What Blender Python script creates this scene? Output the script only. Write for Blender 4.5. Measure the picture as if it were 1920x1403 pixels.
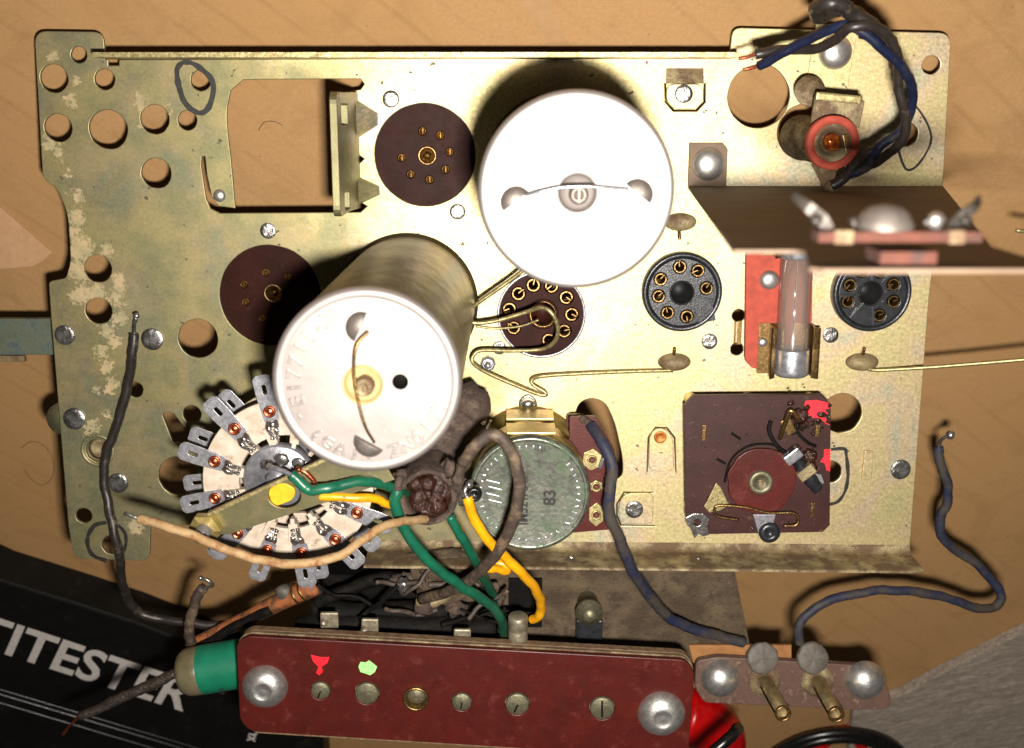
import bpy, bmesh, math, random
from mathutils import Vector, Matrix, noise
random.seed(7)
SC = bpy.context.scene
COL = SC.collection
for o in list(bpy.data.objects): bpy.data.objects.remove(o)

# ------------------------------------------------------------------ frame, camera, light
# Lengths are written in millimetres in the frame of the chassis plate (x right, y up the plate,
# z off the plate towards the viewer) and turned into metres; TILT lays the cardboard level.
FPX, CX, CY, HCAM = 2160.0, 960.0, 701.5, 280.0
AT = math.atan(501.5 / FPX)
SLOPE = 0.42                                    # how steeply the cardboard falls away under the plate
CARD0 = -15.0                                   # height of the cardboard at y = 0
MR = Matrix.Rotation(-math.atan(SLOPE), 4, 'X')
MW = Matrix.Translation((0, 0, -(MR @ Vector((0, 0, CARD0 / 1000))).z)) @ MR

cam_d = bpy.data.cameras.new('camera'); cam = bpy.data.objects.new('camera', cam_d); COL.objects.link(cam)
cam_d.sensor_width = 36; cam_d.lens = FPX / 1920 * 36; cam_d.clip_start = 0.01; cam_d.clip_end = 20
cam.matrix_world = MW @ Matrix.Translation((0, 0, HCAM / 1000)) @ Matrix.Rotation(-AT, 4, 'X')
cam_d.dof.use_dof = True; cam_d.dof.focus_distance = 0.272; cam_d.dof.aperture_fstop = 24
SC.camera = cam

world = bpy.data.worlds.new('World'); SC.world = world; world.use_nodes = True
bg = world.node_tree.nodes['Background']
bg.inputs[0].default_value = (1.0, 0.86, 0.70, 1); bg.inputs[1].default_value = 0.035

fl_d = bpy.data.lights.new('camera_flash', 'AREA'); fl = bpy.data.objects.new('camera_flash', fl_d); COL.objects.link(fl)
fl_d.shape = 'RECTANGLE'; fl_d.size = 0.013; fl_d.size_y = 0.008; fl_d.energy = 1.45; fl_d.spread = math.radians(160); fl_d.color = (1.0, 0.94, 0.87)
fl.matrix_world = MW @ Matrix.Translation((0.010, -0.021, HCAM / 1000)) @ Matrix.Rotation(math.radians(-2), 4, 'X') @ Matrix.Rotation(math.radians(-5), 4, 'Y')

SC.view_settings.view_transform = 'Standard'; SC.view_settings.look = 'None'
SC.view_settings.exposure = 0.0; SC.view_settings.gamma = 1.0
SC.render.engine = 'CYCLES'

# ------------------------------------------------------------------ measuring helpers
def ray(u, v):
    x, y = (u - CX) / FPX, (CY - v) / FPX
    return Vector((x, y * math.cos(AT) - math.sin(AT), -y * math.sin(AT) - math.cos(AT)))
def P(u, v, z=0.0):
    d = ray(u, v); t = (z - HCAM) / d.z
    return Vector((d.x * t, d.y * t, z))
def PC(u, v, off=0.0):                           # point on a plane parallel to the cardboard, off mm above it
    d = ray(u, v); c = CARD0 + off * math.sqrt(1 + SLOPE ** 2)
    t = (c - HCAM) / (d.z - SLOPE * d.y)
    return Vector((d.x * t, d.y * t, HCAM + d.z * t))
def L(u, v, z, px): return (P(u + px, v, z) - P(u - px, v, z)).x / 2
def cat(pts, n=6, closed=False):                 # Catmull-Rom through the points
    p = [Vector(q) for q in pts]; out = []; m = len(p)
    rng = range(m if closed else m - 1)
    for i in rng:
        if closed: a, b, c, d = p[i - 1], p[i], p[(i + 1) % m], p[(i + 2) % m]
        else: a, b, c, d = p[max(i - 1, 0)], p[i], p[i + 1], p[min(i + 2, m - 1)]
        for k in range(n):
            t = k / n
            out.append(0.5 * ((2 * b) + (c - a) * t + (2 * a - 5 * b + 4 * c - d) * t * t + (3 * b - a - 3 * c + d) * t ** 3))
    if not closed: out.append(p[-1])
    return out
def rnd(pts, r, n=5):                            # polygon with rounded corners; r a number or one per corner
    out = []; m = len(pts)
    for i in range(m):
        b = Vector(pts[i][:2]); a = Vector(pts[i - 1][:2]); c = Vector(pts[(i + 1) % m][:2])
        rr = r[i] if isinstance(r, (list, tuple)) else r
        e, f = (a - b), (c - b)
        rr = min(rr, e.length * .49, f.length * .49)
        if rr < 1e-3: out.append(b); continue
        s, t = b + e.normalized() * rr, b + f.normalized() * rr
        for k in range(n + 1):
            q = k / n
            out.append((1 - q) ** 2 * s + 2 * q * (1 - q) * b + q * q * t)
    return out
def circ(cx, cy, r, n=40, jit=0.0):
    return [Vector((cx + (r + jit * noise.noise((math.cos(a) * 3 + cx, math.sin(a) * 3, cy))) * math.cos(a),
                    cy + (r + jit * noise.noise((math.cos(a) * 3 + cx, math.sin(a) * 3, cy))) * math.sin(a)))
            for a in [2 * math.pi * k / n for k in range(n)]]

class G:
    def __init__(s): s.v = []; s.f = []; s.sm = []
    def add(s, vs, fs, smooth=False):
        n = len(s.v); s.v += [Vector(x) for x in vs]
        s.f += [tuple(i + n for i in f) for f in fs]; s.sm += [smooth] * len(fs); return s
    def box(s, c, d, rot=None, bev=0.0):
        bm = bmesh.new(); bmesh.ops.create_cube(bm, size=1)
        for q in bm.verts: q.co = Vector((q.co.x * d[0], q.co.y * d[1], q.co.z * d[2]))
        if bev: bmesh.ops.bevel(bm, geom=bm.edges[:], offset=bev, segments=2, affect='EDGES', profile=0.6)
        R = rot.to_matrix() if hasattr(rot, 'to_matrix') else (Matrix.Rotation(rot, 3, 'Z') if rot else Matrix.Identity(3))
        bm.verts.index_update()
        s.add([R @ q.co + Vector(c) for q in bm.verts], [[q.index for q in f.verts] for f in bm.faces]); bm.free(); return s
    def lathe(s, prof, c=(0, 0, 0), axis=(0, 0, 1), n=32, smooth=True, jit=0.0, caps=False):   # prof: [(r, h)...]
        ax = Vector(axis).normalized(); q = Vector((0, 0, 1)).rotation_difference(ax); c = Vector(c)
        vs, fs = [], []; m = len(prof)
        for (r, h) in prof:
            for k in range(n):
                a = 2 * math.pi * k / n
                p = Vector((r * math.cos(a), r * math.sin(a), h))
                if jit: p += noise.noise_vector(p * 0.8 + c) * jit
                vs.append(q @ p + c)
        for i in range(m - 1):
            for k in range(n):
                k2 = (k + 1) % n; fs.append((i * n + k, i * n + k2, (i + 1) * n + k2, (i + 1) * n + k))
        if caps and prof[0][0] > 1e-6: fs.append(tuple(range(n - 1, -1, -1)))
        if caps and prof[-1][0] > 1e-6: fs.append(tuple((m - 1) * n + k for k in range(n)))
        s.add(vs, fs, smooth); return s
    def tube(s, pts, r, n=10, sub=6, rough=0.0, caps=True, flat=None):
        p = cat(pts, sub) if sub > 1 else [Vector(q) for q in pts]
        if rough: p = [q + noise.noise_vector(q * .22) * min(.5, rough * 3) + noise.noise_vector(q * .6) * .12 for q in p]
        m = len(p); rs = r if callable(r) else (lambda t: r)
        t0 = (p[1] - p[0]).normalized(); up = Vector((0, 0, 1)) if abs(t0.z) < .9 else Vector((1, 0, 0))
        nrm = (up - t0 * up.dot(t0)).normalized(); vs, fs = [], []
        for i in range(m):
            t = (p[min(i + 1, m - 1)] - p[max(i - 1, 0)]).normalized()
            nrm = (nrm - t * nrm.dot(t)).normalized(); b = t.cross(nrm); R = rs(i / (m - 1))
            for k in range(n):
                a = 2 * math.pi * k / n; w = R * (1 + (rough * noise.noise(Vector((i * .7, k * 2.1, R * 9 + p[0].x))) if rough else 0))
                vs.append(p[i] + nrm * math.cos(a) * w * (flat or 1) + b * math.sin(a) * w)
        for i in range(m - 1):
            for k in range(n):
                k2 = (k + 1) % n; fs.append((i * n + k, i * n + k2, (i + 1) * n + k2, (i + 1) * n + k))
        if caps: fs.append(tuple(range(n - 1, -1, -1))); fs.append(tuple((m - 1) * n + k for k in range(n)))
        s.add(vs, fs, True); return s
    def strip(s, pts, w, t, normal=(0, 0, 1), sub=1):      # flat bent band following pts; w across, t thick
        p = cat(pts, sub) if sub > 1 else [Vector(q) for q in pts]
        m = len(p); N = Vector(normal); vs, fs = [], []
        for i in range(m):
            tg = (p[min(i + 1, m - 1)] - p[max(i - 1, 0)]).normalized()
            side = tg.cross(N).normalized(); nn = side.cross(tg).normalized()
            if isinstance(w, (list, tuple)):
                ft = i / (m - 1) * (len(w) - 1); i0 = min(int(ft), len(w) - 2); ww = w[i0] + (w[i0 + 1] - w[i0]) * (ft - i0)
            else: ww = w
            for a, b in ((-1, -1), (1, -1), (1, 1), (-1, 1)): vs.append(p[i] + side * a * ww / 2 + nn * b * t / 2)
        for i in range(m - 1):
            for k in range(4):
                k2 = (k + 1) % 4; fs.append((i * 4 + k, i * 4 + k2, (i + 1) * 4 + k2, (i + 1) * 4 + k))
        fs += [(3, 2, 1, 0), tuple((m - 1) * 4 + k for k in range(4))]
        s.add(vs, fs); return s
    def blob(s, c, r, amp=0.25, sub=2, fr=1.0, sq=(1, 1, 1)):
        bm = bmesh.new(); bmesh.ops.create_icosphere(bm, subdivisions=sub, radius=1); c = Vector(c); bm.verts.index_update()
        vs = []
        for q in bm.verts:
            d = q.co.normalized(); k = r * (1 + amp * noise.noise(d * 1.7 * fr + c))
            vs.append(c + Vector((d.x * sq[0], d.y * sq[1], d.z * sq[2])) * k)
        s.add(vs, [[q.index for q in f.verts] for f in bm.faces], True); bm.free(); return s
    def sheet(s, outer, holes=(), z0=0.0, z1=1.0, bev=0.0, mx=None):
        cu = bpy.data.curves.new('tmp', 'CURVE'); cu.dimensions = '2D'; cu.fill_mode = 'BOTH'
        cu.extrude = max((z1 - z0) / 2 - bev, 1e-4) / 1000; cu.bevel_depth = bev / 1000; cu.bevel_resolution = 1; cu.offset = -bev / 1000
        for loop in [outer] + list(holes):
            sp = cu.splines.new('POLY'); sp.points.add(len(loop) - 1); sp.use_cyclic_u = True
            for i, q in enumerate(loop): sp.points[i].co = (q[0] / 1000, q[1] / 1000, 0, 1)
        me = conv(cu)
        T = mx or Matrix.Identity(4)
        s.add([T @ (q.co * 1000 + Vector((0, 0, (z0 + z1) / 2))) for q in me.vertices], [tuple(f.vertices) for f in me.polygons])
        bpy.data.meshes.remove(me); return s
    def text(s, body, size, depth, mx, bold=0.0, align='LEFT', wscale=1.0, width=None, raise_=0.0, bev=0.0):
        cu = bpy.data.curves.new('tmp', 'FONT'); cu.body = body; cu.size = size / 1000; cu.extrude = depth / 2000
        cu.offset = bold / 1000; cu.bevel_depth = bev / 1000; cu.bevel_resolution = 1; cu.align_x = align; cu.resolution_u = 4
        me = conv(cu); vs = [q.co * 1000 for q in me.vertices]
        if width:
            xs = [q.x for q in vs]; k = width / (max(xs) - min(xs)); x1 = max(xs)
            vs = [Vector(((q.x - x1) * k, q.y, q.z)) for q in vs]
        else: vs = [Vector((q.x * wscale, q.y, q.z)) for q in vs]
        s.add([mx @ (q + Vector((0, 0, depth / 2 + raise_))) for q in vs], [tuple(f.vertices) for f in me.polygons])
        bpy.data.meshes.remove(me); return s
    def xf(s, mx): s.v = [mx @ q for q in s.v]; return s
    def mesh(s, name, base=Vector((0, 0, 0))):
        me = bpy.data.meshes.new(name)
        me.from_pydata([tuple((q - base) * 0.001) for q in s.v], [], s.f)
        me.polygons.foreach_set('use_smooth', s.sm); me.validate(); me.update(); return me
def conv(cu):
    o = bpy.data.objects.new('tmp', cu); COL.objects.link(o)
    dg = bpy.context.evaluated_depsgraph_get(); me = bpy.data.meshes.new_from_object(o.evaluated_get(dg))
    bpy.data.objects.remove(o); bpy.data.curves.remove(cu); return me

BASE = {}
def tag(o, label=None, cat_=None, group=None, kind=None):
    if label: o['label'] = label
    if cat_: o['category'] = cat_
    if group: o['group'] = group
    if kind: o['kind'] = kind
    return o
def thing(name, label, cat_, base, group=None):
    o = bpy.data.objects.new(name, None); o.empty_display_size = .005; COL.objects.link(o)
    o.matrix_world = MW @ Matrix.Translation(Vector(base) / 1000); BASE[o.name] = Vector(base)
    return tag(o, label, cat_, group)
def part(name, g, mat, parent, label=None, kind=None):
    b = BASE[parent.name]
    o = bpy.data.objects.new(name, g.mesh(name, b)); o.data.materials.append(mat); COL.objects.link(o)
    o.parent = parent; BASE[o.name] = b
    return tag(o, label, None, None, kind)
def solo(name, g, mat, label, cat_, base, group=None):
    base = Vector(base)
    o = bpy.data.objects.new(name, g.mesh(name, base)); o.data.materials.append(mat); COL.objects.link(o)
    o.matrix_world = MW @ Matrix.Translation(base / 1000); BASE[o.name] = base
    return tag(o, label, cat_, group)
def inst(name, me, parent, loc, rz=0.0, sc=1.0, label=None, q=None):
    o = bpy.data.objects.new(name, me); COL.objects.link(o); o.parent = parent
    o.location = (Vector(loc) - BASE[parent.name]) / 1000
    if q is not None: o.rotation_mode = 'QUATERNION'; o.rotation_quaternion = q
    else: o.rotation_euler = (0, 0, rz)
    o.scale = (sc,) * 3 if not isinstance(sc, tuple) else sc
    BASE[o.name] = Vector(loc)
    return tag(o, label)

# ------------------------------------------------------------------ materials
def C(h):
    h = h.lstrip('#'); f = lambda c: c / 12.92 if c <= .04045 else ((c + .055) / 1.055) ** 2.4
    return tuple(f(int(h[i:i + 2], 16) / 255) for i in (0, 2, 4)) + (1,)
class NT:
    def __init__(s, name):
        s.m = bpy.data.materials.new(name); s.m.use_nodes = True; s.t = s.m.node_tree; s.n = s.t.nodes
        s.b = s.n['Principled BSDF']; s.tc = s.n.new('ShaderNodeTexCoord')
    def k(s, a, b): s.t.links.new(a, b)
    def noise(s, sc, det=4, rough=.55, vec=None, dist=0.0):
        n = s.n.new('ShaderNodeTexNoise'); n.inputs['Scale'].default_value = sc * 1000
        n.inputs['Detail'].default_value = det; n.inputs['Roughness'].default_value = rough; n.inputs['Distortion'].default_value = dist
        s.k(vec or s.tc.outputs['Object'], n.inputs['Vector']); return n.outputs[0]
    def ramp(s, fac, stops, interp='LINEAR'):
        r = s.n.new('ShaderNodeValToRGB'); r.color_ramp.interpolation = interp; e = r.color_ramp.elements
        while len(e) < len(stops): e.new(.5)
        for x, (p, c) in zip(e, stops): x.position = p; x.color = c if len(c) == 4 else tuple(c) + (1,)
        s.k(fac, r.inputs[0]); return r.outputs[0]
    def mix(s, fac, a, b, mode='MIX'):
        m = s.n.new('ShaderNodeMix'); m.data_type = 'RGBA'; m.blend_type = mode
        for x, i in ((fac, 0), (a, 6), (b, 7)):
            if hasattr(x, 'links'): s.k(x, m.inputs[i])
            else: m.inputs[i].default_value = x
        return m.outputs[2]
    def math(s, op, a, b=0.0, clamp=False):
        m = s.n.new('ShaderNodeMath'); m.operation = op; m.use_clamp = clamp
        for x, i in ((a, 0), (b, 1)):
            if hasattr(x, 'links'): s.k(x, m.inputs[i])
            else: m.inputs[i].default_value = x
        return m.outputs[0]
    def bump(s, h, st=.3, dist=.0003):
        b = s.n.new('ShaderNodeBump'); b.inputs['Strength'].default_value = st; b.inputs['Distance'].default_value = dist
        s.k(h, b.inputs['Height']); s.k(b.outputs[0], s.b.inputs['Normal'])
    def set(s, name, x):
        if hasattr(x, 'links'): s.k(x, s.b.inputs[name])
        else: s.b.inputs[name].default_value = x
W0, W1 = (0, 0, 0, 1), (1, 1, 1, 1)
def simple(name, c1, c2=None, rough=.5, metal=0.0, nsc=.5, bump=.15, bsc=3.0, dirt=None, dirt_th=.58, dsc=.35, rvar=.1, bdist=.0002, spec=None, coat=0.0):
    t = NT(name); c2 = c2 or c1
    col = t.mix(t.ramp(t.noise(nsc), [(.35, W0), (.65, W1)]), C(c1), C(c2))
    ro = t.math('ADD', t.math('MULTIPLY', t.noise(nsc * 3), rvar * 2), rough - rvar)
    if dirt:
        d = t.ramp(t.noise(dsc, 8, .7), [(dirt_th - .06, W0), (dirt_th + .08, W1)])
        col = t.mix(d, col, C(dirt)); ro = t.math('MAXIMUM', ro, t.math('MULTIPLY', d, .8))
        t.set('Metallic', t.math('MULTIPLY', t.math('SUBTRACT', 1.0, d), metal))
    else: t.set('Metallic', metal)
    t.set('Base Color', col); t.set('Roughness', ro)
    if spec is not None: t.set('Specular IOR Level', spec)
    if coat: t.set('Coat Weight', coat); t.set('Coat Roughness', .15)
    if bump: t.bump(t.noise(bsc, 5), bump, bdist)
    return t.m

def plate_material():
    t = NT('passivated_steel'); ob = t.tc.outputs['Object']
    hue = t.ramp(t.noise(.030, 3, .5, dist=1.5), [(.30, C('#a09868')), (.42, C('#bcae74')), (.50, C('#c2aa78')), (.56, C('#c0a58c')), (.62, C('#a09e8c')), (.72, C('#b4a878'))])
    fine = t.ramp(t.noise(1.3, 4, .7), [(.3, C('#6f6a50')), (.5, C('#b5ad88')), (.7, C('#e6dcb8'))])
    col = t.mix(.45, hue, fine)
    # greener, darker tone to the left and bottom paints in the sheen's falloff
    sx = t.n.new('ShaderNodeSeparateXYZ'); t.k(ob, sx.inputs[0])
    g = t.math('ADD', t.math('MULTIPLY', sx.outputs[0], -11.0), t.math('MULTIPLY', sx.outputs[1], -5.0))
    g = t.math('ADD', g, t.math('MULTIPLY', t.noise(.05, 3), .8))
    gm = t.ramp(g, [(.75, W0), (2.0, W1)])
    col = t.mix(t.math('MULTIPLY', gm, .75), col, t.mix(t.ramp(t.noise(.12, 4), [(.4, W0), (.6, W1)]), C('#807650'), C('#5f6246')))
    # brown specks of grime
    sp = t.ramp(t.noise(.9, 3, .8), [(.655, W0), (.70, W1)]); spr = t.ramp(t.noise(.035, 3), [(.4, W0), (.62, W1)])
    spm = t.math('MULTIPLY', sp, spr)
    col = t.mix(t.math('MULTIPLY', spm, .8), col, C('#4a3418'))
    dk = t.ramp(t.noise(.45, 2, .5), [(.70, W0), (.73, W1)])
    col = t.mix(t.math('MULTIPLY', dk, .8), col, C('#2b2418'))
    # dried cream glue: spots along a trail, edges torn by noise
    nv = t.n.new('ShaderNodeTexNoise'); nv.inputs['Scale'].default_value = 420; nv.inputs['Detail'].default_value = 6; nv.inputs['Roughness'].default_value = .7
    t.k(ob, nv.inputs['Vector'])
    wv = t.n.new('ShaderNodeVectorMath'); wv.operation = 'MULTIPLY_ADD'; wv.inputs[1].default_value = (.009, .009, 0); t.k(nv.outputs[1], wv.inputs[0]); t.k(ob, wv.inputs[2])
    best = None
    for (u, v, r) in GLUE:
        q = P(u, v) / 1000 + Vector((.0045, .0045, 0))
        dn = t.n.new('ShaderNodeVectorMath'); dn.operation = 'DISTANCE'; t.k(wv.outputs[0], dn.inputs[0]); dn.inputs[1].default_value = (q.x, q.y, 0)
        x = t.math('SUBTRACT', 1.0, t.math('DIVIDE', dn.outputs['Value'], r * .00011))
        best = x if best is None else t.math('MAXIMUM', best, x)
    tex = t.noise(.9, 6, .75)
    gl = t.ramp(t.math('ADD', best, t.math('MULTIPLY', t.math('SUBTRACT', tex, .5), 2.4)), [(.16, W0), (.42, W1)])
    gcol = t.mix(t.ramp(t.noise(.35, 4), [(.4, W0), (.6, W1)]), C('#c4a47c'), C('#9a8c6a'))
    col = t.mix(t.math('MULTIPLY', gl, .42), col, gcol)
    t.set('Base Color', col)
    solid = t.math('MAXIMUM', gl, t.math('MAXIMUM', spm, dk))
    t.set('Metallic', t.math('MULTIPLY', t.math('SUBTRACT', 1.0, solid), .78))
    ro = t.math('ADD', t.math('MULTIPLY', t.noise(.5, 5), .18), .43)
    t.set('Roughness', t.math('ADD', ro, t.math('MULTIPLY', solid, .2)))
    h = t.math('ADD', t.math('MULTIPLY', t.noise(3.5, 3, .7), .5), t.math('MULTIPLY', t.math('MULTIPLY', gl, t.noise(.8, 5)), 2.5))
    t.bump(h, .35, .00012)
    return t.m
GLUE = [(100, 105, 14), (140, 150, 12), (130, 190, 14), (95, 265, 24), (108, 290, 16), (125, 330, 12), (145, 370, 20), (140, 410, 24), (142, 440, 26), (150, 470, 36), (150, 510, 34),
        (150, 555, 30), (180, 555, 30), (220, 560, 26), (222, 530, 22), (200, 470, 18), (200, 620, 22), (215, 640, 18), (225, 600, 24), (190, 660, 20), (200, 690, 20), (205, 720, 18), (180, 730, 15),
        (265, 195, 20), (262, 235, 12), (318, 205, 12), (175, 800, 16), (200, 780, 12), (160, 805, 14), (250, 985, 24)]

M = {}
M['plate'] = plate_material()
M['edge'] = simple('sheared_steel_edge', '#b8ab7c', '#857850', .45, .8, 1.2, .25, 3, dirt='#6b5534', dirt_th=.62, dsc=1.0)
M['dusty'] = simple('dusty_steel', '#9d8f6c', '#7c6d4c', .6, .35, .2, .5, 2.0, dirt='#5a4630', dirt_th=.47, dsc=.16, bdist=.0005)
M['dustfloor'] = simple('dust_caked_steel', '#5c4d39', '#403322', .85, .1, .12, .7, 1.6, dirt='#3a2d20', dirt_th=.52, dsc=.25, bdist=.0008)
M['alu'] = simple('aluminium', '#d9d6d2', '#bdb9b4', .38, .9, .8, .25, 2.5)
M['softalu'] = simple('matt_aluminium', '#787068', '#6a625c', .52, .7, .8, .25, 2.5)
M['strut'] = simple('olive_strut', '#757050', '#625d42', .45, .7, .12, .12, 2, dirt='#70543a', dirt_th=.62, dsc=.1)
M['rivet'] = simple('hammered_aluminium', '#a8a5a2', '#66645f', .33, .9, 1.6, .7, 1.2, bdist=.0005)
M['can_top'] = simple('frosted_aluminium', '#958e8a', '#857d78', .52, .66, .06, .10, .5, bdist=.0003, dirt='#8a7c6e', dirt_th=.70, dsc=.4)
M['emboss'] = simple('lighter_embossing', '#a29a95', '#8d8580', .40, .8, 1.2, .2, 1.5)  # lighter and glossier than the can top, painting light on raised strokes
M['can_side'] = simple('dull_can_metal', '#665c46', '#4a4130', .42, .85, .07, .3, .35, bdist=.0006)
M['bakelite'] = simple('brown_bakelite', '#2e140e', '#240f0a', .5, 0, .15, .1, 4, dirt='#4a3228', dirt_th=.66, dsc=1.5, spec=.06)
M['bore'] = simple('bore_black', '#0c0c0d', '#111112', .5, 0, .5, .1, 2, spec=.2)  # darker than the socket body, painting the shade inside the bore
M['paxolin'] = simple('brown_paxolin', '#381b18', '#2c1411', .5, 0, .25, .2, 3, dirt='#5a4038', dirt_th=.64, dsc=.5, spec=.3)
M['paxolin_red'] = simple('red_brown_paxolin', '#4a130c', '#3f100a', .42, 0, .12, .25, 2, dirt='#511a12', dirt_th=.58, dsc=.2, spec=.35)
M['black_pl'] = simple('black_bakelite', '#191a1d', '#26272b', .33, 0, .5, .3, 2.2, dirt='#4a4540', dirt_th=.70, dsc=.9)
M['ceramic'] = simple('ceramic_white', '#b9ab9c', '#a3937f', .6, 0, .35, .4, 2.5, dirt='#7a654c', dirt_th=.62, dsc=.4)
M['brass'] = simple('brass_contact', '#94764a', '#64502e', .34, .9, 1.5, .3, 3)
M['darkbrass'] = simple('dark_brass', '#4a3618', '#6e5228', .35, .9, 1.5, .3, 3)
M['copper'] = simple('copper_rivet', '#c4694a', '#9e4c34', .30, .95, 1.0, .3, 2)
M['tin'] = simple('tinned_metal', '#a9a9ad', '#86868c', .36, .7, .7, .3, 1.5, dirt='#57504a', dirt_th=.66, dsc=.7)
M['tagdark'] = simple('tarnished_tag', '#34302c', '#4c4640', .5, .7, .8, .6, 1.2)
M['nk'] = simple('dull_nickel', '#7d7860', '#686450', .5, .7, 1.2, .5, 1.5)
M['lugdull'] = simple('dull_tinned_lug', '#9a917c', '#7a715e', .45, .6, .7, .4, 1.2, dirt='#4a4234', dirt_th=.6, dsc=.8)
M['solder'] = simple('solder', '#b9b6b2', '#85817c', .26, .9, .6, .35, .9, bdist=.0004)
M['redfibre'] = simple('red_fibre', '#a5402c', '#8f3524', .75, 0, .4, .25, 3)
M['stripfibre'] = simple('grimy_red_fibre', '#4c2414', '#3e1c10', .85, 0, .4, .3, 2, dirt='#32201a', dirt_th=.56, dsc=.3)
M['bracketmetal'] = simple('brown_bracket_board', '#6a5745', '#5f4d3c', .7, .1, .08, .15, 2.5, dirt='#4a392b', dirt_th=.62, dsc=.3)
M['wire_black'] = simple('black_pvc', '#2a2421', '#1c1917', .42, 0, .3, .2, 1.5, dirt='#5a4c3c', dirt_th=.62, dsc=.3)
M['wire_dusty'] = simple('dusty_black_pvc', '#3a302a', '#4a3d33', .6, 0, .3, .3, 1.5, dirt='#6a5844', dirt_th=.56, dsc=.3)
M['wire_blue'] = simple('navy_pvc', '#10162a', '#171e34', .45, 0, .3, .2, 1.5, dirt='#35302c', dirt_th=.56, dsc=.12, spec=.3)
M['wire_greyblue'] = simple('dusty_blue_pvc', '#26293a', '#1e243c', .6, 0, .1, .25, 1.5, dirt='#3c3630', dirt_th=.50, dsc=.12, spec=.3)
M['wire_green'] = simple('green_pvc', '#0f4a36', '#155c42', .35, 0, .2, .1, 1.5, dirt='#3a3a24', dirt_th=.66, dsc=.25)
M['wire_yellow'] = simple('yellow_pvc', '#e0a012', '#c98808', .35, 0, .2, .1, 1.5, dirt='#7a5418', dirt_th=.66, dsc=.3)
M['wire_tan'] = simple('aged_cloth_insulation', '#a08660', '#8a6a42', .75, 0, .35, .4, 2.0, dirt='#7a4c26', dirt_th=.55, dsc=.4)
M['cloth'] = simple('braided_sleeve', '#221d1a', '#4a4038', .5, .3, 2.0, .8, 1.8, bdist=.0005)
M['black_cloth'] = simple('black_sleeve', '#0a0908', '#12100e', .7, 0, .6, .5, 1.5, dirt='#1e1812', dirt_th=.58, dsc=.4, spec=.12)
M['yellow'] = simple('yellow_paint', '#cda80a', '#b89404', .5, 0, .5, .2, 1)
M['pred'] = simple('fluorescent_red_paint', '#ff1e2c', '#f01828', .5, 0, .6, .2, 1)
M['pgreen'] = simple('light_green_paint', '#8ee67a', '#a6f090', .5, 0, .6, .2, 1)
M['ink'] = simple('marker_ink', '#1b1a18', '#2c2a24', .5, .2, 1.0, 0)
M['greenfoil'] = simple('green_sleeve', '#0f6e52', '#0c6047', .45, 0, .2, .1, 2)
M['clear'] = simple('yellowed_plastic_end', '#6a624a', '#5a523c', .3, 0, .3, .1, 2)
M['meter'] = simple('black_meter_case', '#0b0b0a', '#0f0f0d', .5, 0, .2, .3, 3, dirt='#1e1c19', dirt_th=.62, dsc=.12, spec=.25)
M['print'] = simple('light_grey_print', '#c9c2bc', '#bdb6b0', .6, 0, .5, 0)
M['redpl'] = simple('glossy_red_plastic', '#c40a0c', '#a80608', .3, 0, .2, .05, 1)
M['gloss_black'] = simple('glossy_black_cable', '#0c0c0c', '#141414', .28, 0, .3, .05, 1)
M['resin'] = simple('dark_resin', '#2a1510', '#3a241a', .15, 0, .6, .8, .8, bdist=.0012)
M['dirtbrown'] = simple('dusty_brown_tube', '#46372e', '#2e231d', .85, 0, .25, .7, 1.2, dirt='#5a4a3c', dirt_th=.55, dsc=.3, bdist=.0008)
M['potface'] = simple('green_patina_steel', '#60635a', '#7a7a70', .38, .8, .5, .35, 1.0, dirt='#47543f', dirt_th=.52, dsc=.35)
M['potside'] = simple('gilt_steel', '#b9a468', '#94824e', .38, .85, .2, .2, 1)
M['barmetal'] = simple('zinc_bar', '#5c6454', '#6c705e', .5, .5, .2, .3, 1.2, dirt='#3c4a48', dirt_th=.55, dsc=.2)
M['bulbglass'] = simple('amber_bulb', '#d8742a', '#8a3a14', .12, .6, .8, .4, .6)
M['greycap'] = simple('grey_plastic', '#4c463f', '#5c564e', .6, 0, .3, .3, 1.2)
M['brown_ring'] = simple('brown_rubber', '#3d352e', '#4a4038', .7, 0, .3, .3, 1.2)
M['dark'] = simple('dark_lamination', '#100e0c', '#0a0908', .8, 0, .3, .5, 1, dirt='#1c1610', dirt_th=.6, dsc=.2, spec=.1)
gm = NT('fuse_glass'); tr_ = gm.n.new('ShaderNodeBsdfTransparent'); tr_.inputs[0].default_value = (.93, .91, .88, 1); gs_ = gm.n.new('ShaderNodeBsdfGlossy'); gs_.inputs['Roughness'].default_value = .12
fr_ = gm.n.new('ShaderNodeFresnel'); fr_.inputs[0].default_value = 1.45; ms_ = gm.n.new('ShaderNodeMixShader'); gm.k(gm.math('ADD', gm.math('MULTIPLY', fr_.outputs[0], .3), .04), ms_.inputs[0]); gm.k(tr_.outputs[0], ms_.inputs[1]); gm.k(gs_.outputs[0], ms_.inputs[2])
df_ = gm.n.new('ShaderNodeBsdfDiffuse'); df_.inputs[0].default_value = (.75, .68, .62, 1); m2_ = gm.n.new('ShaderNodeMixShader'); m2_.inputs[0].default_value = .07; gm.k(ms_.outputs[0], m2_.inputs[1]); gm.k(df_.outputs[0], m2_.inputs[2])
gm.k(m2_.outputs[0], gm.n['Material Output'].inputs[0]); M['glass'] = gm.m

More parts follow.
